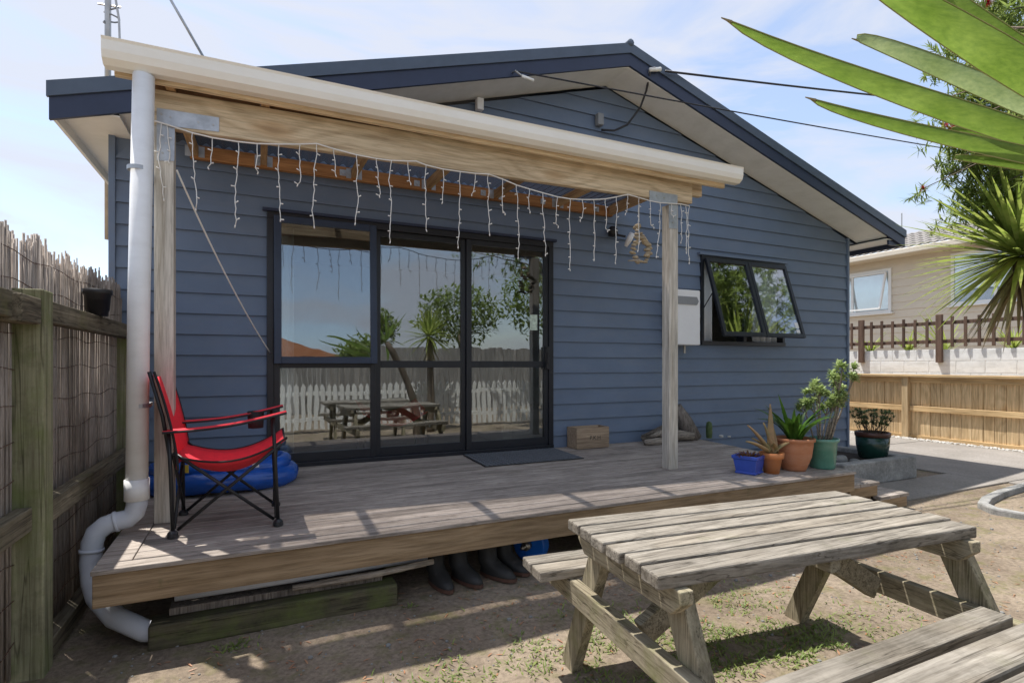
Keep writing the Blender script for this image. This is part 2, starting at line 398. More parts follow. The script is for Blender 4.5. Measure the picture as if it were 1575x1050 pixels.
# ------------------------------------------------------------------ ground
g = MB(); n = 130
def gh(x, y):
    d = math.hypot(x - 2, y - 2)
    return (.012 * mnoise.noise((x * 1.7, y * 1.7, 0)) + .006 * mnoise.noise((x * 6, y * 6, 3))) * max(0, 1 - d / 8) - .006
xs = sorted(set([-400, -60, -15] + [-5 + i * .1 for i in range(101)] + [6, 8, 10, 14, 20, 40, 90, 400]))
ys = sorted(set([-400, -60, -20] + [-6 + i * .1 for i in range(121)] + [8, 12, 20, 50, 120, 400]))
for x in xs:
    for y in ys: g.v.append((x, y, gh(x, y)))
for i in range(len(xs) - 1):
    for j in range(len(ys) - 1):
        k = i * len(ys) + j; g.f.append((k, k + len(ys), k + len(ys) + 1, k + 1))
struct(g.build('ground', 'dirt', smooth=True, origin=(0, 0, 0)))
# concrete path on the right, in slabs
for x0, x1, y0, y1 in ((4.75, 7.2, 3.02, 3.55), (7.2, 9.9, 3.02, 5.2), (7.2, 9.9, 5.215, 7.6), (7.2, 9.9, 7.615, 11), (7.25, 9.9, 1.0, 3.005)):
    m = MB().box((x0 + .006, y0, -.06), (x1 - .006, y1, .012 + rnd(0, .004)))
    struct(m.build('path', 'concrete', bevel=.008))
m = MB()
for i in range(1500):
    y = rnd(2.5, 9.5); x = 10.02 + rnd(-.13, .1); r = rnd(.008, .022)
    m.lathe([(.0005, r * .5), (r * .9, r * .35), (r, 0), (r * .4, -r * .3)], (x, y, .012), 5)
stuff(m.build('pebble_strip', 'stone_pale')); 
bpy.data.objects['pebble_strip']['label'] = 'pale pebbles along the foot of the new timber fence'; bpy.data.objects['pebble_strip']['category'] = 'pebbles'

# ------------------------------------------------------------------ house
YW, YG = 4.69, 4.31
HX0, HX1, XC = -.93, 7.12, 3.26
APEX, SL = 4.37, .303
DOOR = (.052, 2.616, .44, 2.47); WIN = (4.537, 5.90, 1.49, 2.51)
house = thing('house', 'blue weatherboard house with a low gable and dark navy barge boards', 'house', (XC, YW, 0))
def rake(x): return APEX - abs(x - XC) * SL
SOFF = .245                                           # soffit below the roof surface
# weatherboards
def rects_minus(x0, x1, za, zb):
    segs = [(x0, x1)]
    for ox0, ox1, oz0, oz1 in (DOOR, WIN):
        if zb > oz0 + 1e-4 and za < oz1 - 1e-4:
            ns = []
            for a, b in segs:
                if ox0 > a: ns.append((a, min(b, ox0)))
                if ox1 < b: ns.append((max(a, ox1), b))
            segs = [q for q in ns if q[1] - q[0] > .01]
    return segs
EXPO = .155; z0 = 1.27 + .07 - 8 * EXPO
k = 0
while True:
    za = z0 + k * EXPO; zb = za + EXPO; k += 1
    if za > APEX - SOFF - .03: break
    cuts = sorted({za, zb} | {z for o in (DOOR, WIN) for z in o[2:] if za < z < zb})
    for ca, cb in zip(cuts[:-1], cuts[1:]):
        for a, b in rects_minus(HX0, HX1, ca, cb):
            def lim(x, z):
                hw = (APEX - SOFF - z) / SL
                return max(XC - hw, min(XC + hw, x))
            fy = lambda z: YW - .024 + .018 * (z - za) / EXPO
            A0, B0, A1, B1 = lim(a, ca), lim(b, ca), lim(a, cb), lim(b, cb)
            m = MB(); i = 0
            if max(B0 - A0, B1 - A1) < .02: continue
            m.v += [(A0, fy(ca), ca), (B0, fy(ca), ca), (B1, fy(cb), cb), (A1, fy(cb), cb), (A0, YW, ca), (B0, YW, ca), (B1, YW, cb), (A1, YW, cb)]
            m.f += [tuple(i + q for q in f) for f in ((0, 1, 2, 3), (7, 6, 5, 4), (4, 5, 1, 0), (3, 2, 6, 7), (1, 5, 6, 2), (4, 0, 3, 7))]
            m.build('weatherboard', 'blue_siding', house)
# wall core with the openings left free
m = MB(); T = .10
for a, b in (((HX0, YW + .001, .0), (DOOR[0], YW + T, 2.9)), ((DOOR[1], YW + .001, 0), (WIN[0], YW + T, 2.9)), ((WIN[1], YW + .001, 0), (HX1, YW + T, 2.9)),
             ((DOOR[0], YW + .001, 0), (DOOR[1], YW + T, DOOR[2])), ((DOOR[0], YW + .001, DOOR[3]), (DOOR[1], YW + T, 2.9)),
             ((WIN[0], YW + .001, 0), (WIN[1], YW + T, WIN[2])), ((WIN[0], YW + .001, WIN[3]), (WIN[1], YW + T, 2.9))): m.box(a, b)
hw = (APEX - SOFF - 2.9) / SL
m.prism([(XC - hw, 2.9), (XC + hw, 2.9), (XC, APEX - SOFF)], YW + .001, YW + T)
m.build('wall', 'blue_siding', house)
boxpart('corner_board', 'blue_siding', house, (HX1 - .005, YW - .034, .0), (HX1 + .035, YW + .08, 2.95))
boxpart('corner_board', 'blue_siding', house, (HX0 - .035, YW - .034, .0), (HX0 + .005, YW + .08, 2.95))
boxpart('side_wall', 'blue_siding', house, (HX1 - .1, YW + T, 0), (HX1, 12.5, 2.95), 0)
boxpart('side_wall', 'blue_siding', house, (HX0, YW + T, 0), (HX0 + .1, 12.5, 2.95), 0)
boxpart('back_wall', 'blue_siding', house, (HX0, 12.5, 0), (HX1, 12.6, 2.95), 0)
# roof
OX = 4.45
for sg in (-1, 1):
    def sl(x, dz): return (XC + sg * x, APEX - x * SL + dz)
    MB().prism([sl(0, 0), sl(OX, 0), sl(OX, -.03), sl(0, -.03)], YG - .02, 12.8).build('roof_sheet', 'navy_flashing', house)
    MB().prism([sl(0, .012), sl(OX + .01, .012), sl(OX + .01, -.085), sl(0, -.085)], YG - .045, YG - .0205).build('barge_flashing', 'navy_flashing', house)
    MB().prism([sl(0, -.086), sl(OX, -.086), sl(OX, -.205 if sg > 0 else -.225), sl(0, -.205)], YG - .03, YG - .005).build('barge_board', 'navy', house)
    MB().prism([sl(0, -.20), sl(OX - .35, -.20), sl(OX - .35, -.21), sl(0, -.21)], YG - .004, YW + .002).build('soffit', 'soffit_white', house)
    # flat eave soffit, fascia and gutter down the side
    xe = XC + sg * OX; ze = APEX - OX * SL
    a, b = sorted((XC + sg * (OX - .36), XC + sg * (OX - .02)))
    MB().box((a, YG - .003, ze - .135), (b, 12.6, ze - .125)).build('eave_soffit', 'soffit_white', house)
    a, b = sorted((xe - sg * .02, xe))
    MB().box((a, YG - .002, ze - .20), (b, 12.7, ze - .03)).build('fascia', 'navy' if sg > 0 else 'soffit_white', house)
    if sg > 0:
        MB().box((xe - .30, YG - .003, ze - .20), (xe - .02, YG + .02, ze - .136)).build('eave_return', 'navy', house)
MB().tube([(XC, YG - .05, APEX + .012), (XC, 12.8, APEX + .012)], .035, 8).build('ridge_cap', 'navy_flashing', house, smooth=True)
# room behind the glass
m = MB(); rx0, rx1, ry0, ry1, rz0, rz1 = HX0 + .1, HX1 - .1, YW + T, 9.0, .42, 2.85
m.quad((rx0, ry1, rz0), (rx1, ry1, rz0), (rx1, ry1, rz1), (rx0, ry1, rz1)); m.quad((rx0, ry0, rz0), (rx0, ry1, rz0), (rx0, ry1, rz1), (rx0, ry0, rz1))
m.quad((rx1, ry0, rz0), (rx1, ry1, rz0), (rx1, ry1, rz1), (rx1, ry0, rz1)); m.quad((rx0, ry0, rz1), (rx1, ry0, rz1), (rx1, ry1, rz1), (rx0, ry1, rz1))
m.build('room_lining', 'room_wall', house, solid=.01)
MB().box((rx0, ry0, rz0 - .03), (rx1, ry1, rz0)).build('room_floor', 'room_floor', house)
def curtain(x0, x1, z0_, z1_, y=4.9):
    MB().grid(lambda a, b: (x0 + (x1 - x0) * a, y + .03 * math.sin(a * (x1 - x0) * 62), z0_ + (z1_ - z0_) * b), 40, 2).build('curtain', 'curtain', house, smooth=True, solid=.004)
curtain(.09, .26, .46, 2.4); curtain(5.46, 5.85, 1.54, 2.46, 4.755); curtain(4.56, 4.86, 1.4, 2.5, 4.83)
# sliding door unit
def frame_unit(name, x0, x1, z0_, z1_, mats='joinery'):
    pass
dx0, dx1, dz0, dz1 = DOOR; MX = (.897, 1.716); ZR = 1.27
door = MB().box((dx0, YW - .045, dz1 - .055), (dx1, YW + .07, dz1)).box((dx0, YW - .055, dz0 - .03), (dx1, YW + .07, dz0 + .045)) \
    .box((dx0, YW - .045, dz0 + .045), (dx0 + .05, YW + .07, dz1 - .055)).box((dx1 - .05, YW - .045, dz0 + .045), (dx1, YW + .07, dz1 - .055)) \
    .build('sliding_door', 'joinery', house, bevel=.003)
MB().box((dx0 - .03, YW - .06, dz1), (dx1 + .03, YW - .005, dz1 + .022)).build('head_flashing', 'navy', house)
xs3 = [dx0 + .05, MX[0], MX[1], dx1 - .05]
for i in range(3):
    a, b = xs3[i], xs3[i + 1]; yo = (YW - .03, YW - .005, YW - .03)[i] if i else YW - .03
    st = .045 if i != 2 else .05; y0_, y1_ = yo, yo + .04
    p = MB().box((a, y0_, dz0 + .045), (a + st, y1_, dz1 - .055)).box((b - st, y0_, dz0 + .045), (b, y1_, dz1 - .055)) \
        .box((a + st, y0_, dz0 + .045), (b - st, y1_, dz0 + .12)).box((a + st, y0_, dz1 - .105), (b - st, y1_, dz1 - .055)) \
        .box((a + st, y0_, ZR - .03), (b - st, y1_, ZR + .03)).build('door_panel', 'joinery', door, bevel=.003)
    for c, d in ((dz0 + .12, ZR - .03), (ZR + .03, dz1 - .105))[:1 if i == 0 else 2]:
        MB().box((a + st - .004, yo + .014, c - .004), (b - st + .004, yo + .019, d + .004)).build('glass_pane', 'glass', door)
# awning sash in the upper left pane, blue-black, a little proud
a, b = xs3[0], xs3[1]
m = MB(); y0_ = YW - .062
for p, q in (((a, ZR + .005), (a + .055, dz1 - .03)), ((b - .055, ZR + .005), (b, dz1 - .03)), ((a + .055, ZR + .005), (b - .055, ZR + .06)), ((a + .055, dz1 - .085), (b - .055, dz1 - .03))):
    m.box((p[0], y0_, p[1]), (q[0], YW - .031, q[1]))
m.box((a + .05, YW - .05, ZR + .055), (b - .05, YW - .045, dz1 - .08))
gl_ = MB(); gl_.v = m.v[-8:]; gl_.f = m.f[:6]; m.v = m.v[:-8]; m.f = m.f[:-6]
for q, nm, mt, bv in ((m, 'awning_sash', 'joinery_blue', .004), (gl_, 'glass_pane', 'glass', 0)):
    q.v = [(x, y - (dz1 - .03 - z) * math.tan(R(2.1)), z) for x, y, z in q.v]; q.build(nm, mt, door, bevel=bv)
MB().box((dx1 - .093, YW - .075, 1.22), (dx1 - .062, YW - .03, 1.44)).box((dx1 - .086, YW - .085, 1.27), (dx1 - .069, YW - .074, 1.39)).build('handle', 'black_plastic', door, bevel=.005)
MB().box((2.37, YW - .0185, 1.60), (2.45, YW - .0175, 1.75)).build('sticker', 'sticker', door)
# awning window
wx0, wx1, wz0, wz1 = WIN; wm = (wx0 + wx1) / 2
win = MB().box((wx0, YW - .04, wz1 - .04), (wx1, YW + .07, wz1)).box((wx0, YW - .05, wz0), (wx1, YW + .07, wz0 + .045)) \
    .box((wx0, YW - .04, wz0 + .045), (wx0 + .04, YW + .07, wz1 - .04)).box((wx1 - .04, YW - .04, wz0 + .045), (wx1, YW + .07, wz1 - .04)) \
    .box((wm - .025, YW - .04, wz0 + .045), (wm + .025, YW + .07, wz1 - .04)).build('window', 'joinery', house, bevel=.003)
MB().box((wx0 - .04, YW - .06, wz1), (wx1 + .03, YW - .005, wz1 + .025)).build('head_flashing', 'blue_siding', house)
for a, b in ((wx0 + .03, wm - .004), (wm + .004, wx1 - .03)):
    ang = R(17); py, pz = YW - .045, wz1 - .045; ht = .93
    def rot(x, d, h):                                 # d outwards from the sash plane, h down from the hinge
        return (x, py - math.sin(ang) * h - math.cos(ang) * d, pz - math.cos(ang) * h + math.sin(ang) * d)
    def rbox(m, xa, xb, h0, h1, d0, d1):
        i = len(m.v); m.v += [rot(x, d, h) for h in (h1, h0) for d, x in ((d1, xa), (d1, xb), (d0, xb), (d0, xa))]
        m.f += [tuple(i + q for q in f) for f in ((3, 2, 1, 0), (4, 5, 6, 7), (0, 1, 5, 4), (1, 2, 6, 5), (2, 3, 7, 6), (3, 0, 4, 7))]
    m = MB(); s_ = .045
    rbox(m, a, a + s_, 0, ht, 0, .035); rbox(m, b - s_, b, 0, ht, 0, .035); rbox(m, a + s_, b - s_, 0, s_, 0, .035); rbox(m, a + s_, b - s_, ht - s_, ht, 0, .035)
    m.build('sash', 'joinery', win, bevel=.003)
    m = MB(); rbox(m, a + s_ - .003, b - s_ + .003, s_ - .003, ht - s_ + .003, .015, .02); m.build('glass_pane', 'glass_window', win)
    for xx in (a + .01, b - .01):
        p1 = rot(xx, -.012, .42)
        MB().tube([(xx, YW - .035, pz - .55), p1], .006, 6).build('stay', 'joinery', win)
    if b > wm + .1:
        m = MB(); rbox(m, b - .12, b - .06, ht - .19, ht - .12, .0205, .0215); rbox(m, b - .12, b - .06, ht - .10, ht - .06, .0205, .0215); m.build('sticker', 'white_plastic', win)

# small fittings on the house wall
t = thing('water_heater', 'white gas water heater box mounted on the blue wall beside the window', 'water heater', (4.16, 4.6, 1.476))
boxpart('case', 'white_plastic', t, (3.98, 4.47, 1.476), (4.344, YW - .026, 2.07), .012)
MB().prism([(4.03, 1.91), (4.29, 1.91), (4.315, 1.95), (4.29, 1.995), (4.03, 1.995), (4.005, 1.95)], 4.462, 4.4705).build('vent', 'grey_plastic', t)
MB().tube([(4.1, 4.58, 1.39), (4.1, 4.58, 1.478)], .012, 8).tube([(4.22, 4.58, 1.39), (4.22, 4.58, 1.478)], .012, 8).build('pipe_stub', 'steel', t)
p = on_y(942, 358, YW - .03)
t = thing('security_light', 'black twin security light with a white lamp on the blue wall', 'security light', p)
MB().box((p.x - .05, YW - .06, p.z - .03), (p.x + .05, YW - .022, p.z + .04)).build('base', 'black_plastic', t, bevel=.01)
MB().lathe([(.01, -.05), (.045, -.045), (.05, .02), (.03, .05), (.001, .055)], (p.x - .06, YW - .12, p.z - .015), 14).build('lamp_head', 'black_plastic', t, smooth=True)
MB().tube([(p.x, YW - .05, p.z), (p.x - .05, YW - .11, p.z)], .012, 8).tube([(p.x + .02, YW - .05, p.z - .02), (p.x + .10, YW - .12, p.z - .05)], .012, 8).build('arm', 'black_plastic', t)
MB().tube([(p.x + .16, YW - .15, p.z - .02), (p.x + .13, YW - .14, p.z - .08), (p.x + .10, YW - .12, p.z - .15)], [.03, .032, .018], 12).build('lamp', 'white_plastic', t, smooth=True)
for (u, v, s_, nm, lb, mt) in ((920, 186, .06, 'cable_box', 'small dark cable entry box on the gable boards', 'grey_plastic'), (736, 163, .055, 'junction_box', 'small white junction box under the gable soffit', 'white_plastic')):
    p = on_y(u, v, YW - .03)
    o = MB().box((p.x - s_ * .6, YW - .085, p.z - s_), (p.x + s_ * .6, YW - .0245, p.z + s_)).build(nm, mt, bevel=.008); tag(o, lb, 'electrical box')

# ------------------------------------------------------------------ overhead lines and aerial pole
def cable(name, label, pts, r, cat='cable', mat='cable_black'):
    return tag(MB().tube(pts, r, 6).build(name, mat, smooth=True), label, cat)
def sag(p, q, s_, n=14): return [p.lerp(q, i / n) + Vector((0, 0, -s_ * 4 * (i / n) * (1 - i / n))) for i in range(n + 1)]
h1 = on_y(1003, 107, YG - .05); e1 = at_depth(1760, 182, 9.5)
cable('power_line', 'upper black power line leaving the barge board beside the ridge', sag(h1 + Vector((.14, -.03, 0)), e1, .05), .011)
h2 = on_y(790, 113, YG - .05); e2 = at_depth(1760, 275, 9.5)
cable('telephone_line', 'thin lower line running from the left barge board across the gable', sag(h2 + Vector((.0, -.04, 0)), e2, .05), .007)
t = thing('line_hook', 'pale insulator hook where the upper power line meets the barge', 'insulator', h1)
MB().tube([h1 + Vector((-.03, 0, -.01)), h1 + Vector((.09, -.02, .012))], .02, 10).build('insulator', 'soffit_white', t, smooth=True)
MB().tube([h1 + Vector((-.02, .03, -.03)), h1 + Vector((-.02, -.01, 0)), h1 + Vector((.02, -.02, .015))], .01, 6).build('hook', 'steel', t)
t = thing('line_clamp', 'small pale clamp holding the lower line to the left barge board', 'insulator', h2)
MB().tube([h2 + Vector((.06, -.04, -.03)), h2 + Vector((.17, -.05, -.05))], .014, 8).build('insulator', 'soffit_white', t, smooth=True)
MB().tube([h2 + Vector((0, .03, .02)), h2 + Vector((0, -.04, 0)), h2 + Vector((.06, -.04, -.03))], .009, 6).build('hook', 'steel', t)
a = on_y(1000, 112, YG - .05); b = on_y(985, 165, 4.5); c = on_y(925, 200, YW - .06)
cable('drop_cable', 'black cable looping from the insulator down to the gable box', [a, on_y(994, 140, 4.4), b, on_y(965, 192, 4.58), on_y(945, 201, 4.6), c], .011)
p = on_y(166, 140, 6.0)
t = thing('aerial_mast', 'grey aerial mast with coiled wires rising behind the left eave', 'aerial', (p.x, 6.0, 2.4))
MB().tube([(p.x, 6, 2.4), (p.x, 6, 6.6)], .025, 10).build('pole', 'steel', t, smooth=True)
q = on_y(176, 12, 6.0)
MB().tube([on_y(178, 0, 5.95), on_y(183, 30, 5.95), on_y(184, 60, 5.95), on_y(190, 125, 5.95)], .01, 6).build('wire', 'steel', t)
MB().tube([q + Vector((.06 * math.sin(i * .7) - .02, .02 * math.cos(i), .03 - .012 * i)) for i in range(18)], .007, 5).build('wire_coil', 'grey_plastic', t)
MB().tube([on_y(150, 6, 6), on_y(186, 12, 6)], .008, 6).build('bracket', 'steel', t)
cable('guy_wire', 'grey guy wire slanting down behind the cream gutter', [on_y(235, -48, 6.2), on_y(330, 118, 6.5)], .014, 'wire', 'galv')

# ------------------------------------------------------------------ verandah
ver = thing('verandah', 'timber verandah with two posts, cream gutter and clear corrugated roof', 'verandah', (1.4, 3.47, .42))
PY = 3.47; BF = PY - .045                             # front face of posts and beam
def dz(y): return .40 + .05 * (y - 2.82) / 1.87       # deck surface
PX = [on_y(254, 800, PY).x, on_y(1030.5, 720, PY).x]
for x in PX: boxpart('post', 'post_wood', ver, (x - .045, BF, dz(PY)), (x + .045, BF + .09, 2.55 + .012 * (x > 1)), .004)
bx0, bx1 = PX[0] - .055, on_y(1065, 290, BF).x
def bz(x): return 2.538 + (x - bx0) * .0155           # the beam climbs a little to the right
def slant(name, mat, x0, x1, y0, y1, zo0, zo1, bev=.004):
    m = MB(); i = 0
    m.v = [(x0, y0, bz(x0) + zo0), (x1, y0, bz(x1) + zo0), (x1, y1, bz(x1) + zo0), (x0, y1, bz(x0) + zo0), (x0, y0, bz(x0) + zo1), (x1, y0, bz(x1) + zo1), (x1, y1, bz(x1) + zo1), (x0, y1, bz(x0) + zo1)]
    m.f = [(3, 2, 1, 0), (4, 5, 6, 7), (0, 1, 5, 4), (1, 2, 6, 5), (2, 3, 7, 6), (3, 0, 4, 7)]
    return m.build(name, mat, ver, bevel=bev)
slant('beam', 'beam_pine', bx0, bx1, BF, BF + .045, .0, .20)
slant('beam', 'beam_pine', bx0, bx1 + .15, BF + .0455, BF + .09, .085, .20)

GL, GR = on_y(157, 60, 3.25).x, on_y(1141, 262, 3.25).x
def gz(x): return 2.868 + (x - GL) * .004
MB().prism([(3.346, 2.738), (3.371, 2.738), (3.371, 2.86), (3.346, 2.86)], GL + .03, GR - .09, axis=0).build('fascia', 'beam_pine', ver)
prof = [(3.344, -.02), (3.344, -.108), (3.325, -.118), (3.275, -.118), (3.245, -.095), (3.235, -.06), (3.235, -.012), (3.228, 0), (3.240, .002), (3.243, -.012), (3.243, -.058), (3.252, -.091), (3.278, -.111), (3.322, -.111), (3.338, -.103), (3.338, -.02)]
m = MB(); nn = len(prof)
for x in (GL, GR):
    for y, z in prof: m.v.append((x, y, gz(x) + z))
for i in range(nn): m.f.append((i, (i + 1) % nn, nn + (i + 1) % nn, nn + i))
for off, x in ((0, GL), (nn, GR)):                   # stop ends
    i = len(m.v); m.v += [(x, y, gz(x) + z) for y, z in prof[:9]]; m.f.append(tuple(range(i, i + 9)))
m.build('gutter', 'gutter_cream', ver, solid=.003)
# rafters, hangers and ledger
RX = []
for u, v in ((262, 140), (408, 158), (592, 191), (738, 219), (865, 243), (978, 263)):
    x = on_y(u, v, 3.40).x
    zb_ = bz(x) + .201; RX.append(x)
    MB().bar((x, 3.3725, zb_ + .036), (x, YW - .0755, 2.845), .045, .07).build('rafter', 'rafter_pine', ver, bevel=.003)
    for s_ in (-1, 1):
        MB().box((x + s_ * .026 - .002, YW - .082, 2.80), (x + s_ * .026 + .002, YW - .0755, 2.885)).box((x + s_ * .045 - .018, YW - .0785, 2.80), (x + s_ * .045 + .018, YW - .0755, 2.88)).build('joist_hanger', 'galv', ver)
for xa, xb in zip([bx0 - .05] + RX, RX + [bx1]):
    if xb - xa > .1: slant('blocking', 'rough_red', xa + .024, xb - .024, BF + .03, BF + .06, .201, .275, .003)
boxpart('ledger', 'ledger_orange', ver, (PX[0] - .0, YW - .075, 2.79), (3.30, YW - .03, 2.89), .004)
for i in range(6):
    x = .0 + i * .62
    MB().box((x - .025, YW - .079, 2.815), (x + .025, YW - .0755, 2.865)).tube([(x, YW - .078, 2.84), (x, YW - .088, 2.84)], .012, 6).build('bolt_plate', 'galv', ver)
slant('end_rafter', 'rafter_pine', 3.25, 3.30, BF + .091, YW - .076, .205, .30)
m = MB(); sx0, sx1 = -.60, 3.42; per = .076; ns = int((sx1 - sx0) / per * 6)
for i in range(ns + 1):
    x = sx0 + (sx1 - sx0) * i / ns; dzz = .013 * math.sin(2 * math.pi * x / per)
    for y, z in ((3.30, 2.872), (YW - .035, 2.912)): m.v.append((x, y, z + dzz))
m.f = [(2 * i, 2 * i + 2, 2 * i + 3, 2 * i + 1) for i in range(ns)]
m.v = [(x, y, z + (.25 * (bz(x) - 2.538) if y < 4 else 0)) for x, y, z in m.v]
m.build('roof_panel', 'roof_sheet', ver, smooth=True)
slant('sun_stop_batten', 'rough_red', GL + .05, 3.42, 3.3725, 3.47, .274, .292, 0)  # added opaque batten under the roof edge, keeps sun streaks off the ground
# nail plates
def plate(pts): MB().prism([(p.x, p.z) for p in pts], BF - .004, BF - .0005).build('nail_plate', 'galv', ver)
Y_ = BF - .004
plate([on_y(241, 166, Y_), on_y(337, 181, Y_), on_y(337, 203, Y_), on_y(269, 195, Y_), on_y(268, 248, Y_), on_y(241, 247, Y_)][::-1])
plate([on_y(999, 293, Y_), on_y(1042, 300, Y_), on_y(1042, 352, Y_), on_y(1029, 351, Y_), on_y(1029, 313, Y_), on_y(999, 309, Y_)][::-1])
for (u, v) in ((248, 175), (262, 180), (305, 188), (328, 192), (255, 220), (250, 235), (1010, 301), (1022, 304), (1035, 325), (1035, 342)):
    p = on_y(u, v, Y_ - .003); MB().tube([p, p + Vector((0, .004, 0))], .006, 6).build('nail_head', 'steel', ver)
# downpipe
px_, py_ = -.535, 3.30
dpp = MB().tube([(px_, py_, gz(0) - .13), (px_ - .02, py_ - .005, 1.6), (px_ - .028, py_ - .01, .66)], .0485, 20).build('downpipe', 'pvc_white', ver, smooth=True)
for zc in (1.05, 2.25): MB().tube([(px_ - .02, py_ - .004, zc), (px_ - .02, py_ - .004, zc + .02)], .051, 20).box((px_ - .025, py_ + .05, zc), (px_ + .02, py_ + .125, zc + .02)).build('pipe_clip', 'galv', dpp, smooth=False)
MB().tube([(px_ - .028, py_ - .01, .69), (px_ - .028, py_ - .01, .585)], .0545, 20).build('collar', 'pvc_white', dpp, smooth=True)
e = Vector((px_ - .028, py_ - .01, .59)); pts = [e]
pts += [e + Vector((0, 0, -.03)), e + Vector((-.01, -.002, -.07)), e + Vector((-.035, -.004, -.095)), Vector((-.65, 3.28, .487)), Vector((-.69, 3.275, .475)), Vector((-.725, 3.27, .445)), Vector((-.74, 3.265, .40)), Vector((-.745, 3.26, .30)), Vector((-.735, 3.24, .22)), Vector((-.70, 3.17, .165)), Vector((-.60, 3.03, .105)), Vector((-.47, 2.945, .055)), Vector((-.36, 2.925, .04))]
MB().tube(pts, .0465, 18).build('bend', 'pvc_grey', dpp, smooth=True)
MB().tube([Vector((-.642, 3.281, .488)), Vector((-.655, 3.28, .485))], .052, 18).build('collar', 'pvc_grey', dpp, smooth=True)
MB().tube([Vector((-.742, 3.263, .37)), Vector((-.743, 3.262, .355))], .052, 18).build('collar', 'pvc_grey', dpp, smooth=True)

# icicle lights along the beam
LY = BF - .014
main = [(238, 186), (258, 192), (294, 204), (327, 212), (365, 218), (394, 221), (428, 222), (461, 222), (487, 221), (513, 229), (547, 238), (578, 244), (601, 247), (628, 248), (640, 248), (655, 254), (680, 260), (708, 264), (732, 267), (752, 268), (774, 276), (795, 285), (815, 291), (836, 297), (858, 303), (877, 306), (895, 307), (914, 307), (931, 306), (948, 303), (966, 299), (983, 304), (1000, 309), (1016, 312), (1034, 313), (1048, 314), (1060, 317)]
ic = thing('icicle_lights', 'white icicle string lights draped along the verandah beam', 'string lights', on_y(650, 250, LY))
MB().tube([on_y(u, v, LY) for u, v in main], .0042, 6).build('cord', 'string_white', ic, smooth=True)
strands = [(258, 192, 252), (250, 190, 305), (294, 204, 320), (327, 212, 262), (365, 218, 347), (394, 221, 268), (428, 222, 337), (461, 222, 288), (487, 221, 348), (513, 229, 272), (547, 238, 343), (578, 244, 304), (601, 247, 371), (628, 248, 285), (655, 254, 353), (680, 260, 314), (708, 264, 380), (732, 267, 303), (752, 268, 360), (774, 276, 331), (795, 285, 396), (815, 291, 329), (836, 297, 391), (858, 303, 351), (877, 306, 414), (895, 307, 342), (914, 307, 399), (931, 306, 357), (948, 303, 404), (966, 299, 332), (983, 304, 385), (1000, 309, 352), (1016, 312, 395), (1034, 313, 335), (1048, 314, 372), (1060, 317, 404), (1056, 317, 388)]
for (u, v, ve) in strands:
    top = on_y(u, v, LY); zl = top.z - on_y(u, ve, LY).z; nseg = max(4, int(zl / .03)); m = MB()
    pts = []; sw = 0
    for i in range(nseg + 1):
        sw += rnd(-.007, .007); pts.append(top + Vector((sw, rnd(-.004, .004), -zl * i / nseg)))
    if zl < .3: pts[-1] += Vector((rnd(-.03, .03), 0, .015))
    m.tube(pts, .0026, 5)
    for i in range(2, nseg + 1, 2 if zl < .25 else 3):
        s_ = random.choice((-1, 1)); p = pts[i]; q = p + Vector((s_ * rnd(.012, .022), rnd(-.01, .004), rnd(-.008, .012)))
        m.tube([p, q], [.0026, .0038], 5)
    m.tube([pts[-1], pts[-1] + Vector((rnd(-.006, .006), 0, -.014))], .0036, 5)
    m.build('light_strand', 'string_white', ic, smooth=True)
cable('hanging_cord', 'thin white cord slanting from the verandah beam to the door frame', sag(on_y(272, 262, BF + .1), on_y(416, 543, YW - .06), .06), .005, 'cord', 'string_white')
# shell garland hanging from the beam
p0 = on_y(983, 342, 3.62)
gar = thing('shell_garland', 'hanging loop of tan shells and driftwood pieces beside the right post', 'garland', on_y(983, 405, 3.62))
MB().tube([Vector((p0.x, 3.62, 2.60)), p0], .002, 5).build('string', 'string_white', gar)
loop = [(981, 345), (979, 352), (984, 358), (978, 364), (982, 370), (975, 377), (974, 384), (974, 391), (978, 398), (983, 404), (990, 402), (995, 396), (997, 389), (997, 381), (995, 374), (990, 367), (986, 362)]
loop = [q for a_, b_ in zip(loop, loop[1:] + loop[6:7]) for q in (a_, ((a_[0] + b_[0]) / 2, (a_[1] + b_[1]) / 2))]
for i, (u, v) in enumerate(loop):
    c = on_y(u + rnd(-2.5, 2.5), v + rnd(-1.5, 1.5), 3.62 + rnd(-.02, .02)); r = rnd(.016, .034)
    MB().lathe([(.002, -r * .45), (r, -r * .3), (r * 1.05, 0), (r * .8, r * .4), (.002, r * .5)], c, 9, 1, .8).build('shell', 'shell', gar, smooth=True)
MB().tube([on_y(966, 401, 3.62), on_y(984, 400, 3.6)], [.006, .012], 7).build('driftwood_twig', 'driftwood', gar)

# ------------------------------------------------------------------ deck
DX0, DX1, DY0 = -.645, 4.40, 2.82
deck = thing('deck', 'raised deck of weathered grey-brown boards with a pine edge board', 'deck', (1.9, 3.7, 0))
bw, gap = .087, .0065; y = DY0 - .012; rows = 0
while y < YW - .05:
    y1_ = min(y + bw, YW - .036)
    x0_ = DX0 + (.0 if rows == 0 else .135); za, zb_ = dz(y), dz(y1_)
    m = MB(); j = rnd(-.0012, .0012)
    m.v = [(x0_, y, za - .022), (DX1, y, za - .022), (DX1, y1_, zb_ - .022), (x0_, y1_, zb_ - .022), (x0_, y, za + j), (DX1, y, za + j), (DX1, y1_, zb_ + j), (x0_, y1_, zb_ + j)]
    m.f = [(3, 2, 1, 0), (4, 5, 6, 7), (0, 1, 5, 4), (1, 2, 6, 5), (2, 3, 7, 6), (3, 0, 4, 7)]
    m.build('deck_board', 'deck_wood', deck, bevel=.004); y += bw + gap; rows += 1
m = MB(); ya, yb = DY0 + .081, YW - .04
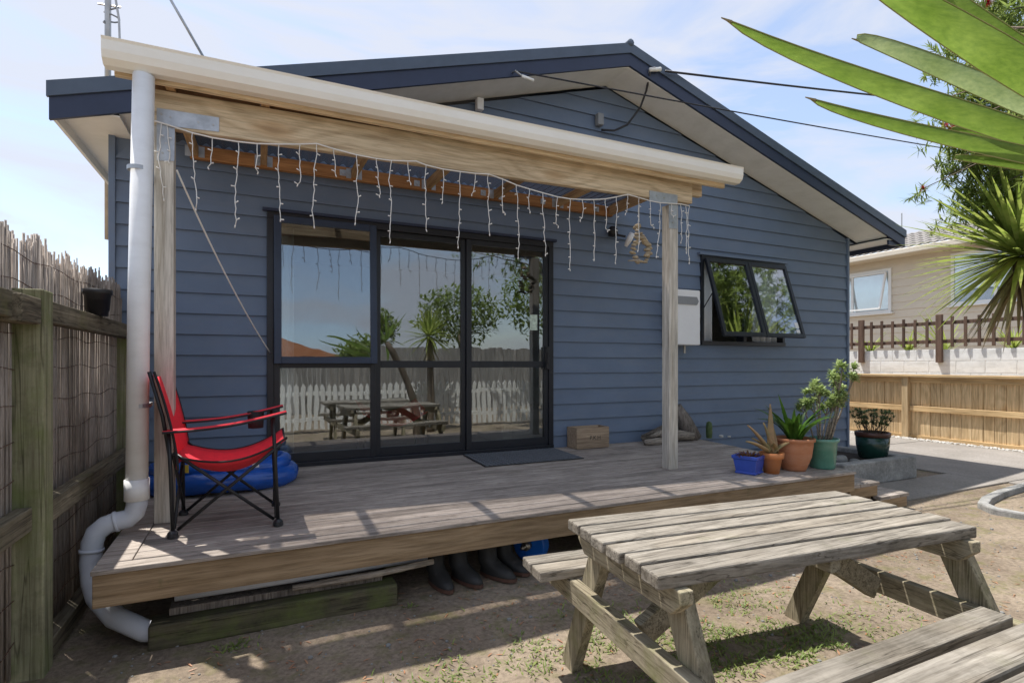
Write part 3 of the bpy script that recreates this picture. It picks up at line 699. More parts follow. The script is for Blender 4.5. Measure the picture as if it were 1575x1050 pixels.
m.v = [(DX0, ya, dz(ya) - .022), (DX0 + .13, ya, dz(ya) - .022), (DX0 + .13, yb, dz(yb) - .022), (DX0, yb, dz(yb) - .022), (DX0, ya, dz(ya)), (DX0 + .13, ya, dz(ya)), (DX0 + .13, yb, dz(yb)), (DX0, yb, dz(yb))]
m.f = [(3, 2, 1, 0), (4, 5, 6, 7), (0, 1, 5, 4), (1, 2, 6, 5), (2, 3, 7, 6), (3, 0, 4, 7)]; m.build('edge_board', 'deck_wood', deck, bevel=.004)
boxpart('front_fascia', 'fascia_pine', deck, (DX0 + .004, DY0, .235), (DX1 - .004, DY0 + .045, .376), .004)
boxpart('side_fascia', 'fascia_pine', deck, (DX0 + .006, DY0 + .046, .235), (DX0 + .05, YW - .05, .378), .004)
boxpart('side_fascia', 'fascia_pine', deck, (DX1 - .05, DY0 + .046, .235), (DX1 - .006, YW - .05, .378), .004)
for i in range(6): boxpart('joist', 'fascia_pine', deck, (DX0 + .5 + i * .8, DY0 + .05, .24), (DX0 + .545 + i * .8, YW - .05, .372), 0)
for x in (.75, 2.3, 3.9):
    for yy in (3.35, 4.3): boxpart('pile', 'mossy_post', deck, (x - .06, yy - .06, -.1), (x + .06, yy + .06, .24), .004)
for i, (xa, xb, zt, nm) in enumerate(((4.41, 4.80, .27, 'upper'), (4.81, 5.22, .135, 'lower'))):
    st = thing('deck_step', 'upper timber step against the right end of the deck' if i == 0 else 'lower timber step beyond the upper one', 'step', ((xa + xb) / 2, 3.2, 0), 'timber steps')
    for k in range(3):
        w_ = (xb - xa) / 3; boxpart('tread_board', 'deck_wood', st, (xa + k * w_ + .003, 2.86, zt - .03), (xa + (k + 1) * w_ - .003, 3.70, zt), .004)
    boxpart('riser', 'fascia_pine', st, (xa + .01, 2.875, zt - .12), (xb - .012, 2.91, zt - .031), .003)
    boxpart('stringer', 'fascia_pine', st, (xb - .05, 2.912, 0), (xb - .012, 3.68, zt - .031), .003)
    boxpart('leg', 'fascia_pine', st, (xb - .055, 2.912, -.02), (xb - .0125, 2.96, zt - .121), .003)

# things stored below the deck
tag(boxpart('timber_sleeper', 'mossy_sleeper', None, (-.45, 2.86, -.01), (.665, 2.99, .105), .01), 'mossy green timber sleeper lying on the dirt under the deck edge', 'sleeper')
tag(boxpart('timber_plank', 'driftwood_dark', None, (-.38, 2.94, .106), (.60, 3.12, .14), .004), 'dark plank stacked on the mossy sleeper', 'plank')  # plank in the dark driftwood colour
for i, (xa, xb, yy, zz, r, mt, lb) in enumerate(((-.36, .86, 2.98, .178, .022, 'pvc_grey', 'grey plastic pipe lying on the plank under the deck'), (-.30, .80, 3.06, .185, .03, 'black_plastic', 'thick black pipe stored behind the grey one'), (.15, .88, 2.92, .150, .016, 'driftwood', 'pale bent stick resting on the stored plank'))):
    tag(MB().tube([(xa, yy, zz), ((xa + xb) / 2, yy - .01, zz + .004), (xb, yy + .01, zz + (.02 if i == 2 else .006))], r, 12).build('stored_pipe' if i < 2 else 'stick', mt, smooth=True), lb, 'pipe' if i < 2 else 'stick')
def boot(x, y, rz, mt, label):
    t = thing('rubber_boot', label, 'boot', (x, y, 0), 'boots under the deck')
    rot_ = Matrix.Rotation(rz, 3, 'Z')
    def P(a, b, c): return rot_ @ Vector((a, b, c)) + Vector((x, y, 0))
    m = MB(); rings = [(0, .0, .245, .058, .062), (0, .0, .16, .052, .058), (0, -.005, .10, .05, .062), (0, -.03, .075, .05, .085), (0, -.07, .055, .048, .11), (0, -.085, .028, .048, .128), (0, -.085, .012, .046, .128)]
    n_ = 14
    for cx, cy, z, rx, ry in rings:
        for j in range(n_):
            a = 2 * math.pi * j / n_; m.v.append(tuple(P(cx + rx * math.cos(a), cy + ry * math.sin(a), z)))
    for k in range(len(rings) - 1):
        for j in range(n_): m.f.append((k * n_ + j, k * n_ + (j + 1) % n_, (k + 1) * n_ + (j + 1) % n_, (k + 1) * n_ + j))
    m.build('upper', mt, t, smooth=True, solid=.004)
    m = MB()
    for z in (.0, .02):
        for j in range(n_): a = 2 * math.pi * j / n_; m.v.append(tuple(P(.05 * math.cos(a), -.085 + .135 * math.sin(a), z)))
    m.f = [tuple(range(n_ - 1, -1, -1)), tuple(range(n_, 2 * n_))] + [(j, (j + 1) % n_, n_ + (j + 1) % n_, n_ + j) for j in range(n_)]
    m.build('sole', 'brown_rubber', t)
for i, (x, y, rz, lb) in enumerate(((.93, 3.07, .15, 'dark rubber boot beside the stored pipes, brown soled'), (1.07, 3.06, .35, 'dark rubber boot second from the stored pipes'), (1.25, 3.04, .5, 'dark rubber boot third from the stored pipes, toe turned out'), (1.38, 3.10, .4, 'dark rubber boot next to the blue reel'))):
    boot(x, y, rz, 'black_rubber', lb)
t = thing('blue_reel', 'blue plastic reel with a steel axle under the deck', 'reel', (1.60, 3.12, 0))
MB().tube([(1.56, 3.10, .115), (1.62, 3.14, .115)], .115, 32).build('disc', 'blue_disc', t, bevel=.008)
ax = Vector((.83, .55, 0)).normalized(); c_ = Vector((1.59, 3.12, .115))
MB().tube([c_ - ax * .12, c_ - ax * .03], .012, 10).tube([c_ - ax * .075, c_ - ax * .038], .03, 10).tube([c_ + ax * .03, c_ + ax * .5], .013, 10).build('axle', 'steel', t, smooth=True)

# ------------------------------------------------------------------ camp chair
cx, cy, cz = -.150, 3.355, dz(3.35)
ch = thing('camp_chair', 'red folding camp chair with black legs on the deck', 'chair', (cx, cy, cz))
def K(x, y, z): return Vector((cx + x, cy + y, cz + z))
for s_ in (-1, 1):
    MB().tube([K(-.24, s_ * .21, .02), K(-.245, s_ * .23, .30), K(-.255, s_ * .235, .53)], .0095, 8).build('leg', 'chair_steel', ch, smooth=True)
    MB().tube([K(.24, s_ * .21, .02), K(.225, s_ * .23, .35), K(.215, s_ * .24, .585)], .0095, 8).build('leg', 'chair_steel', ch, smooth=True)
    MB().tube([K(-.22, s_ * .20, .03), K(.255, s_ * .235, .435)], .0085, 8).build('cross_brace', 'chair_steel', ch, smooth=True)
    MB().tube([K(.22, s_ * .195, .03), K(-.235, s_ * .23, .42)], .0085, 8).build('cross_brace', 'chair_steel', ch, smooth=True)
    MB().tube([K(-.25, s_ * .225, .40), K(-.28, s_ * .228, .60), K(-.335, s_ * .232, .82)], .009, 8).build('back_pole', 'chair_steel', ch, smooth=True)
    arm = MB().grid(lambda a, b: K(-.275 + .555 * a, s_ * .24 + (b - .5) * .075, .525 + .075 * a - .02 * math.sin(math.pi * a) + .01 * abs(b - .5)), 10, 3).build('armrest', 'red_fabric', ch, smooth=True, solid=.008)
    MB().tube([K(-.275 + .555 * a / 8, s_ * .24 - .0385 * 1, .525 + .075 * a / 8 - .02 * math.sin(math.pi * a / 8)) for a in range(9)], .006, 6).build('trim', 'black_fabric', arm)
    for x in (-.24, .24): MB().lathe([(.001, 0), (.026, 0), (.024, .02), (.014, .032), (.001, .034)], K(x, s_ * .21, 0), 10).build('foot', 'black_plastic', ch)
for x0_, x1_ in ((.23, .23), (-.235, -.235)):
    for s_ in (-1, 1): MB().tube([K(x0_, -s_ * .20, .04), K(x1_, s_ * .22, .40)], .008, 8).build('cross_brace', 'chair_steel', ch, smooth=True)
def seat(a, b):
    y_ = (b - .5) * 2; x_ = -.245 + .525 * a
    z_ = .415 + .05 * a ** 3 - (.115 * math.sin(math.pi * min(1, a * 1.02)) ** .8) * (1 - .45 * y_ * y_) - .03 * (1 - y_ * y_)
    return K(x_, y_ * .235 * (1 - .08 * math.sin(math.pi * a)), z_)
MB().grid(seat, 16, 12).build('seat', 'red_fabric', ch, smooth=True, solid=.006)
for b in (0, 1): MB().tube([seat(a / 12, b) for a in range(13)], .006, 6).build('seat_trim', 'black_fabric', ch)
MB().tube([seat(1, b / 10) for b in range(11)], .006, 6).build('seat_trim', 'black_fabric', ch)
def back(a, b):
    y_ = (b - .5) * 2; zt = .33 + .49 * a
    xx = -.205 - .10 * a ** 1.5 + .012 * y_ * y_ - .02
    return K(xx - .015 * (1 - y_ * y_) * (1 - a * .3), y_ * .245, zt - .03 * (1 - y_ * y_) * a)
MB().grid(back, 14, 12).build('backrest', 'red_fabric', ch, smooth=True, solid=.006)
for b in (0, 1): MB().tube([back(a / 12, b) for a in range(13)], .0065, 6).build('back_trim', 'black_fabric', ch)
MB().lathe([(.001, -.10), (.042, -.10), (.046, 0), (.043, 0), (.04, -.095), (.001, -.095)], K(.13, .24, .575), 14).build('cup_holder', 'black_fabric', ch, smooth=True)

# inflatable pool folded behind the chair
pl = thing('paddling_pool', 'slumped blue inflatable paddling pool behind the red chair', 'paddling pool', (-.2, 4.22, dz(4.2)))
for k_, (zz, rr, ex) in enumerate(((.068, .07, 0), (.145, .05, -.03))):
    m = MB(); n1_, n2_ = 56, 12
    for i in range(n1_):
        a = 2 * math.pi * i / n1_
        c0 = Vector((-.23 + (.42 + ex) * math.cos(a), 4.22 + (.27 + ex) * math.sin(a), dz(4.2) + zz + .01 * math.sin(a * 3 + k_)))
        rad = Vector((math.cos(a), math.sin(a), 0))
        for j in range(n2_):
            t = 2 * math.pi * j / n2_; rw = rr * (1 + .05 * math.sin(a * 14 + t * 2))
            m.v.append(tuple(c0 + rad * math.cos(t) * rw + Vector((0, 0, math.sin(t) * rw))))
    for i in range(n1_):
        for j in range(n2_): m.f.append((i * n2_ + j, ((i + 1) % n1_) * n2_ + j, ((i + 1) % n1_) * n2_ + (j + 1) % n2_, i * n2_ + (j + 1) % n2_))
    m.build('ring', 'pool_blue', pl, smooth=True)
MB().grid(lambda a, b: (-.5 + .6 * a, 4.02 + .4 * b, dz(4.2) + .12 + .06 * math.sin(a * 5 + b * 2) * math.sin(math.pi * a) + .06 * math.sin(math.pi * b) + .025 * math.sin(a * 17 + b * 9)), 24, 16).build('liner', 'pool_blue', pl, smooth=True, solid=.004)
for a, wz in ((-2.15, .185), (-1.2, .19)):
    MB().grid(lambda p, q: (-.2 + .436 * math.cos(a + .10 * p), 4.22 + .336 * math.sin(a + .10 * p), dz(4.2) + wz - .03 + .05 * q), 4, 1).build('printed_patch', 'pool_patch' if a < -2 else 'white_plastic', pl, solid=.003)

# doormat, crate, driftwood, cactus
m = MB(); mat_ = thing('doormat', 'dark grey ribbed doormat in front of the sliding door', 'mat', (2.13, 4.33, dz(4.33)))
def tilt(o): o.rotation_euler.x = math.atan(.05 / 1.87); return o
def matbox(nm, x0_, x1_, y0_, y1_, zo, h, mt):
    m = MB(); m.v = [(x0_, y0_, dz(y0_) + zo), (x1_, y0_, dz(y0_) + zo), (x1_, y1_, dz(y1_) + zo), (x0_, y1_, dz(y1_) + zo)]; m.v += [(a, b, c + h) for a, b, c in m.v]
    m.f = [(3, 2, 1, 0), (4, 5, 6, 7), (0, 1, 5, 4), (1, 2, 6, 5), (2, 3, 7, 6), (3, 0, 4, 7)]; return m.build(nm, mt, mat_)
matbox('backing', 1.66, 2.60, 4.07, 4.60, .0025, .006, 'black_rubber')
for i in range(24): matbox('rib', 1.667 + i * .0387, 1.697 + i * .0387, 4.08, 4.59, .0086, .006, 'mat_grey')
cr = thing('wooden_crate', 'small old wooden crate with stencilled letters standing by the door', 'crate', (2.96, 4.57, dz(4.57)))
x0_, x1_, y0_, y1_, zb_ = 2.775, 3.15, 4.47, 4.655, dz(4.57) + .003
for k_ in range(2):
    za, zc = zb_ + k_ * .102, zb_ + .1 + k_ * .102
    MB().box((x0_, y0_, za), (x1_, y0_ + .012, zc)).build('front_slat', 'crate_wood', cr, bevel=.002)
    MB().box((x0_, y1_ - .012, za), (x1_, y1_, zc)).build('back_slat', 'crate_wood', cr, bevel=.002)
for x in (x0_, x1_ - .014): MB().box((x, y0_ + .0125, zb_), (x + .014, y1_ - .0125, zb_ + .203)).build('end_panel', 'crate_wood', cr, bevel=.002)
MB().box((x0_ + .0145, y0_ + .0125, zb_), (x1_ - .0145, y1_ - .0125, zb_ + .01)).build('base', 'crate_wood', cr)
def text(body, size, loc, parent, mat, rot3=(R(90), 0, 0)):
    cu = bpy.data.curves.new('lettering', 'FONT'); cu.body = body; cu.size = size; cu.align_x = 'CENTER'; cu.extrude = .0004
    o = bpy.data.objects.new('lettering_src', cu); col.objects.link(o)
    dg = bpy.context.evaluated_depsgraph_get(); me = bpy.data.meshes.new_from_object(o.evaluated_get(dg)); bpy.data.objects.remove(o)
    ob = bpy.data.objects.new('lettering', me); me.materials.clear(); me.materials.append(MATS[mat]); col.objects.link(ob)
    ob.parent = parent; ob.location = Vector(loc) - WOFF[parent]; ob.rotation_euler = rot3; WOFF[ob] = Vector(loc); return ob
text('P.K.H', .055, (2.985, y0_ - .0006, zb_ + .083), cr, 'ink')
for i in range(5):
    c = Vector((rnd(2.83, 3.09), rnd(4.51, 4.61), zb_ + rnd(.15, .185))); r = rnd(.025, .04)
    tag(MB().lathe([(.001, -r * .6), (r * .8, -r * .3), (r, 0), (r * .6, r * .4), (.001, r * .5)], c, 9, 1, .8).build('shell', 'stone_pale', smooth=True), 'pale shell lying inside the wooden crate', 'shell', 'shells in the crate')
def log(name, label, pts, rs, mt, cat='driftwood', grp=None, n_=10, seed=0):
    m = MB(); m.tube(pts, rs, n_)
    rr = random.Random(seed); m.v = [tuple(Vector(p) + Vector((rr.uniform(-1, 1), rr.uniform(-1, 1), rr.uniform(-1, 1))) * .006) for p in m.v]
    return tag(m.build(name, mt, smooth=True), label, cat, grp)
D = dz(4.5)
log('driftwood_log', 'pale driftwood piece lowest at the crate end of the pile', [(3.56, 4.42, D + .03), (3.70, 4.42, D + .032), (3.92, 4.44, D + .03)], [.03, .042, .03], 'driftwood', seed=1)
log('driftwood_log', 'pale blunt driftwood piece lying behind the right post', [(3.80, 4.47, D + .075), (4.00, 4.5, D + .08), (4.22, 4.45, D + .05)], [.025, .06, .04], 'driftwood', seed=2)
log('driftwood_log', 'long thin grey driftwood branch on top of the pile', [(3.58, 4.50, D + .085), (3.80, 4.53, D + .13), (4.06, 4.58, D + .20)], [.012, .022, .03], 'driftwood_dark', seed=3)
log('driftwood_log', 'crooked tan driftwood piece in the middle of the pile', [(3.62, 4.56, D + .05), (3.82, 4.50, D + .10), (3.98, 4.56, D + .13)], [.025, .035, .025], 'driftwood', seed=4)
log('driftwood_slab', 'tall split driftwood slab leaning on the blue wall', [(4.32, 4.56, D + .0), (4.22, 4.58, D + .2), (4.13, 4.61, D + .36)], [.10, .085, .06], 'driftwood_dark', seed=5)
cc = Vector((4.56, 4.56, D))
tag(MB().lathe([(.03, 0), (.036, .05), (.036, .13), (.03, .17), (.012, .185), (.001, .187)], cc, 12).build('cactus', 'shrub_leaf', smooth=True), 'small upright cactus beside the leaning driftwood slab', 'cactus')
for (x, y, r) in ((4.72, 4.54, .025), (4.80, 4.5, .018)):
    tag(MB().lathe([(.001, 0), (r, .004), (r * .9, r), (.001, r * 1.2)], (x, y, dz(y)), 9).build('pebble', 'stone_pale', smooth=True), 'small white pebble on the deck beside the cactus', 'stone', 'pebbles by the cactus')

# ------------------------------------------------------------------ pots
def pot_parts(t, prof, c, mt, n_=28, soil_r=None, soil_z=0):
    MB().lathe(prof, c, n_).build('pot', mt, t, smooth=False if n_ < 8 else True)
    if soil_r: MB().lathe([(soil_r, soil_z), (.001, soil_z + .012)], c, n_).build('soil', 'soil', t)
def onz_d(u, v):
    p = on_z(u, v, .41); return on_z(u, v, dz(p.y))
# blue square pot
c = onz_d(1152, 727); t = thing('blue_pot', 'square blue glazed pot of brown succulents at the deck edge', 'potted plant', c)
m = MB(); a45 = R(20)
for h, wv in ((0, .078), (.012, .083), (.018, .075), (.115, .09), (.12, .1), (.145, .1), (.145, .085), (.11, .08)):
    for q in range(4):
        an = a45 + q * math.pi / 2 + math.pi / 4; m.v.append((c.x + wv * 1.414 * math.cos(an), c.y + wv * 1.414 * math.sin(an), c.z + h))
m.f = [(3, 2, 1, 0)] + [(k_ * 4 + j, k_ * 4 + (j + 1) % 4, k_ * 4 + 4 + (j + 1) % 4, k_ * 4 + 4 + j) for k_ in range(7) for j in range(4)] + [(28, 29, 30, 31)]
m.build('pot', 'blue_glaze', t, bevel=.004)
m = MB()
for i in range(150):
    a = rnd(0, 6.28); r = rnd(0, .085); m.blade((c.x + r * math.cos(a), c.y + r * math.sin(a), c.z + .112), (math.cos(a) * .8, math.sin(a) * .8, rnd(.4, 1.2)), rnd(.04, .085), .012, .3, .3, 4)
m.build('succulents', 'succulent_brown', t)
# small terracotta with aloe
c = onz_d(1187, 727); t = thing('aloe_pot', 'small orange terracotta pot with a red-tipped aloe', 'potted plant', c)
pot_parts(t, [(.001, 0), (.055, 0), (.075, .12), (.088, .12), (.092, .165), (.08, .165), (.075, .13)], c, 'terracotta_bright', soil_r=.078, soil_z=.14)
aloe = [(-.9, -.1, .55, .32), (-.55, .2, .9, .30), (.1, .1, 1.6, .40), (-.25, .1, 1.2, .26), (.6, -.2, .5, .20), (-.75, .3, .75, .22), (.3, .3, 1, .24), (-.6, -.4, .8, .16)]
for i, (a, b, cc_, ln) in enumerate(aloe):
    MB().blade((c.x + .01 * i - .03, c.y, c.z + .15), (a, b, cc_), ln, .05, .35, .6, 9, 0, .15).build('leaf', 'aloe_leaf', t, smooth=True, solid=.012)
# large terracotta with strap leaves
c = onz_d(1221, 722); t = thing('terracotta_pot', 'large round terracotta pot with green strap leaves', 'potted plant', c)
pot_parts(t, [(.001, 0), (.088, 0), (.095, .02), (.13, .11), (.142, .20), (.145, .235), (.158, .24), (.16, .262), (.145, .265), (.14, .24)], c, 'terracotta', soil_r=.14, soil_z=.235)
for i in range(40):
    a = rnd(0, 6.28); r = rnd(0, .06)
    MB().blade((c.x + r * math.cos(a), c.y + r * math.sin(a), c.z + .235), (math.cos(a) * .5, math.sin(a) * .5, 1), rnd(.22, .40), .038, rnd(.6, 1.8), .25, 9, 0, .4).build('leaf', 'strap_leaf', t, smooth=True)
MB().blade((c.x - .03, c.y, c.z + .235), (-.35, 0, 1), .42, .04, .25, .25, 9).build('leaf', 'strap_leaf', t, smooth=True)
# green glazed pot with tall jade shrub
c = onz_d(1265, 719); t = thing('green_pot', 'pale green glazed pot with a tall branching jade shrub', 'potted plant', c)
pot_parts(t, [(.001, 0), (.088, 0), (.096, .015), (.112, .22), (.124, .225), (.126, .25), (.115, .25), (.108, .2)], c, 'green_glaze', soil_r=.11, soil_z=.22)
st_m = MB(); lf = MB()
for i in range(13):
    a = rnd(0, 6.28); r = rnd(.01, .08); p = Vector((c.x + r * math.cos(a), c.y + r * math.sin(a), c.z + .22)); H_ = rnd(.28, .58) if i > 2 else .66
    pts = [p]; d = Vector((math.cos(a) * .28 + .08, math.sin(a) * .28, 1)).normalized()
    for k_ in range(6): d = (d + Vector((rnd(-.12, .12), rnd(-.12, .12), .08))).normalized(); pts.append(pts[-1] + d * H_ / 6)
    st_m.tube(pts, [.008, .0075, .007, .006, .006, .005, .004], 6)
    for e_ in range(3):
        tip = pts[-1] if e_ == 0 else pts[-2] + Vector((rnd(-.06, .06), rnd(-.06, .06), rnd(.0, .05)))
        if e_: st_m.tube([pts[-3], tip], [.005, .003], 5)
        for q in range(46):
            dv = Vector((rnd(-1, 1), rnd(-1, 1), rnd(-.35, 1))).normalized(); lf.blade(tip + dv * .008 - Vector((0, 0, rnd(0, .035))), dv, rnd(.03, .055), .02, .1, .3, 3)
st_m.build('stems', 'driftwood', t, smooth=True); lf.build('leaves', 'jade_leaf', t)
MB().lathe([(.001, -.015), (.015, 0), (.001, .018)], (c.x + .06, c.y - .06, c.z + .38), 8).build('flower', 'flower_red', t)
# concrete planter with the dark green pot
pt = thing('concrete_planter', 'rough concrete planter edging at the house corner', 'planter', (6.0, 4.1, 0))
for a, b in (((5.40, 3.57, 0), (6.66, 3.69, .245)), ((6.54, 3.6905, 0), (6.66, 4.62, .24)), ((5.40, 3.6905, 0), (5.52, 4.62, .24))): boxpart('edging', 'old_concrete', pt, a, b, .015)
boxpart('soil', 'soil', pt, (5.521, 3.691, 0), (6.539, 4.62, .19), 0)
for i, (x, y, r, mt, lb) in enumerate(((5.72, 3.86, .10, 'stone_grey', 'large rounded grey stone in the concrete planter'), (5.56, 3.84, .05, 'stone_pale', 'small pale stone at the deck end of the planter'), (5.92, 3.80, .05, 'stone_grey', 'small grey stone between the big stone and the pot'), (5.60, 4.15, .13, 'stone_pale', 'tall white stone against the blue wall'))):
    m = MB(); m.lathe([(.001, -r * .5), (r * .8, -r * .35), (r * 1.1, 0), (r * .85, r * .4), (r * .3, r * .58), (.001, r * .6)], (x, y, .19 + r * .35), 14, 1.15, .8)
    m.v = [tuple(Vector(p) + Vector([mnoise.noise(Vector(p) * 9 + Vector((k_ * 7, 0, 0))) for k_ in range(3)]) * r * .25) for p in m.v]
    tag(m.build('garden_stone', mt, smooth=True), lb, 'stone')
c = on_z(1342, 704, .19); t = thing('dark_green_pot', 'dark green glazed pot with a brown rim and a small shrub', 'potted plant', c)
pot_parts(t, [(.001, 0), (.125, 0), (.14, .02), (.165, .15), (.17, .25), (.16, .25)], c, 'dark_green_glaze')
MB().lathe([(.1705, .25), (.178, .255), (.18, .30), (.168, .305), (.16, .25)], c, 28).build('rim', 'rim_brown', t, smooth=True)
MB().lathe([(.163, .27), (.001, .285)], c, 28).build('soil', 'soil', t)
st_m = MB(); lf = MB()
for i in range(34):
    a = rnd(0, 6.28); r = rnd(0, .12); p = Vector((c.x + r * math.cos(a), c.y + r * math.sin(a), c.z + .27)); pts = [p]; d = Vector((math.cos(a) * .35, math.sin(a) * .35, 1)).normalized()
    for k_ in range(4): d = (d + Vector((rnd(-.2, .2), rnd(-.2, .2), .05))).normalized(); pts.append(pts[-1] + d * rnd(.05, .085))
    st_m.tube(pts, [.004, .0035, .003, .003, .002], 5)
    for q in pts[2:]:
        for _ in range(22):
            dv = Vector((rnd(-1, 1), rnd(-1, 1), rnd(-.2, 1))).normalized(); lf.blade(q, dv, rnd(.02, .042), .012, .1, .2, 2)
st_m.build('stems', 'trunk_bark', t); lf.build('leaves', 'shrub_leaf', t)

# ------------------------------------------------------------------ picnic table (boards, bearers, legs, benches)
tb = thing('picnic_table', 'weathered timber picnic table with attached bench seats', 'picnic table', (1.72, 1.43, 0))
Tm = Matrix.Rotation(-R(5.2), 3, 'Z'); Tc = Vector((1.727, 1.432, 0))
def TT(x, y, z): return Tm @ Vector((x, y, 0)) + Tc + Vector((0, 0, z))
def tbox(name, mat, a, b, bevel=.004, skew=0):
    x0_, y0_, z0_ = a; x1_, y1_, z1_ = b; m = MB()
    m.v = [tuple(TT(x, y, z)) for z in (z0_, z1_) for x, y in ((x0_, y0_), (x1_, y0_), (x1_, y1_), (x0_, y1_))]
    m.f = [(3, 2, 1, 0), (4, 5, 6, 7), (0, 1, 5, 4), (1, 2, 6, 5), (2, 3, 7, 6), (3, 0, 4, 7)]
    return m.build(name, mat, tb, bevel=bevel)
HL = .695
for i in range(6):
    y0_ = -.302 + i * .1018
    tbox('table_board', 'table_wood', (-HL + rnd(-.006, .006), y0_, .64 + rnd(-.002, .002)), (HL + rnd(-.006, .006) - (.03 if i == 0 else 0), y0_ + .087, .68 + rnd(-.0015, .0015)), .006)
for sx_ in (-1, 1):
    xo = sx_ * (HL - .075)
    m = MB(); pr = [(-.33, .638), (.30, .638), (.30, .60), (.25, .555), (-.28, .555), (-.33, .60)]
    m.v = [tuple(TT(xo + dx, y, z)) for dx in (-.022, .022) for y, z in pr]; n_ = len(pr)
    m.f = [tuple(range(n_)), tuple(reversed(range(n_, 2 * n_)))] + [((j + 1) % n_, j, n_ + j, n_ + (j + 1) % n_) for j in range(n_)]
    m.build('top_bearer', 'table_side', tb, bevel=.004)
    xi = xo + .046
    tbox('bench_bearer', 'table_side', (xo - .022, -.60, .322), (xo + .022, .60, .408), .004)
    for sy in (-1, 1):
        m = MB().bar(TT(xi, sy * .20, .636), TT(xi, sy * .50, -.015), .044, .095, up=Tm @ Vector((0, 1, 0)))
        m.build('leg', 'table_leg', tb, bevel=.004)
    m = MB().bar(TT(xo - sx_ * .07, 0, .36), TT(sx_ * .12, 0, .625), .044, .085); m.build('brace', 'table_side', tb, bevel=.004)
tbox('centre_batten', 'table_side', (-.022, -.28, .59), (.022, .28, .6385))
boxpart('bench_board', 'table_wood', tb, (.95, .905, .4095), (2.22, .995, .452), .006)
for y0_ in (.43, .532): tbox('bench_board', 'table_wood', (-HL - .07, y0_ - .047, .409), (HL, y0_ + .047, .45), .006)
for sx_, yy, zz in ((-1, .33, .37), (-1, -.36, .37), (1, .33, .37)):
    xo = sx_ * (HL - .075) - .09 * sx_; p = TT(sx_ * (HL - .075 - .0465 * 2) - .025, yy, zz)
    MB().tube([p, p + Tm @ Vector((-.01, 0, 0))], .011, 8).build('bolt', 'galv', tb)

# second table pushed up beside the first
t2 = thing('picnic_table', 'second timber picnic table pushed close to the first, beside the yucca', 'picnic table', (1.56, .32, 0))
for i in range(6):
    y1_ = .632 - i * .1018; boxpart('table_board', 'table_wood', t2, (.88 + rnd(-.01, .01), y1_ - .088, .64), (2.24 + rnd(-.01, .01), y1_, .68 + rnd(-.0015, .0015)), .006)
for x in (1.02, 2.10):
    boxpart('top_bearer', 'table_side', t2, (x - .022, .03, .555), (x + .022, .62, .6385), .004)
    boxpart('bench_bearer', 'table_side', t2, (x - .022, -.36, .322), (x + .022, .62, .408), .004)
    for ya, yb in ((.45, .60), (.18, -.12)): MB().bar((x + .046, ya, .637), (x + .046, yb, -.015), .044, .095, up=(0, 1, 0)).build('leg', 'table_leg', t2, bevel=.004)
for y in (-.28, -.175): boxpart('bench_board', 'table_wood', t2, (.9, y - .045, .409), (2.22, y + .045, .45), .006)

# ------------------------------------------------------------------ left fence of reed screen
fn = thing('reed_fence', 'brushwood reed screen on mossy timber rails beside the deck', 'fence', (-.85, 3.4, 0))
boxpart('post', 'mossy_post', fn, (-.905, 2.80, -.1), (-.795, 2.915, 1.575), .006)
boxpart('post', 'mossy_post', fn, (-.905, 4.52, -.1), (-.825, 4.62, 1.52), .006)
for z0_, z1_ in ((1.445, 1.538), (.60, .695), (.02, .10)):
    boxpart('rail', 'mossy_rail', fn, (-.86, 2.917, z0_), (-.80, 4.515, z1_), .005)
boxpart('rail', 'mossy_rail', fn, (-.885, 1.6, 1.445), (-.83, 2.7985, 1.545), .005); boxpart('rail', 'mossy_rail', fn, (-.885, 1.6, .60), (-.83, 2.7985, .695), .005)
boxpart('rail_stub', 'mossy_rail', fn, (-.90, 2.60, 1.43), (-.80, 2.795, 1.535), .005)
rd = MB()
for lay in (0, 1):
    y = 1.7
    while y < 4.66:
        r = rnd(.003, .0062); x = -.897 - lay * .012 + rnd(-.006, .006); top = 1.80 + .06 * mnoise.noise((lay * 9, y * 5, 0)) + rnd(-.07, .035); ln = rnd(-.018, .018)
        if 2.79 < y < 2.925: x -= .022
        if random.random() > .06: rd.tube([(x, y, .02), (x + rnd(-.004, .004), y + ln * .5, .9), (x + rnd(-.008, .008), y + ln, top)], r, 5)
        y += r * 1.9 + (rnd(.002, .007) if random.random() < .12 else 0)
stuff(rd.build('reeds', 'reed', fn, smooth=True))
for z in (.15, .32, .48, .80, .95, 1.10, 1.26, 1.40, 1.60, 1.72):
    MB().tube([(-.888, 1.7 + i * .1, z + .010 * math.sin(i * 1.1 + z * 9) + rnd(-.004, .004)) for i in range(30)], .0018, 5).build('tie_wire', 'brown_rubber', fn)
p = on_x(155, 493, -.80)
tag(MB().lathe([(.001, 0), (.048, 0), (.062, .115), (.068, .118), (.070, .145), (.062, .145), (.055, .03), (.001, .03)], (-.815, p.y, 1.5385), 22).build('black_pot', 'black_plastic', smooth=True), 'empty black plastic plant pot sitting on the fence rail', 'pot')

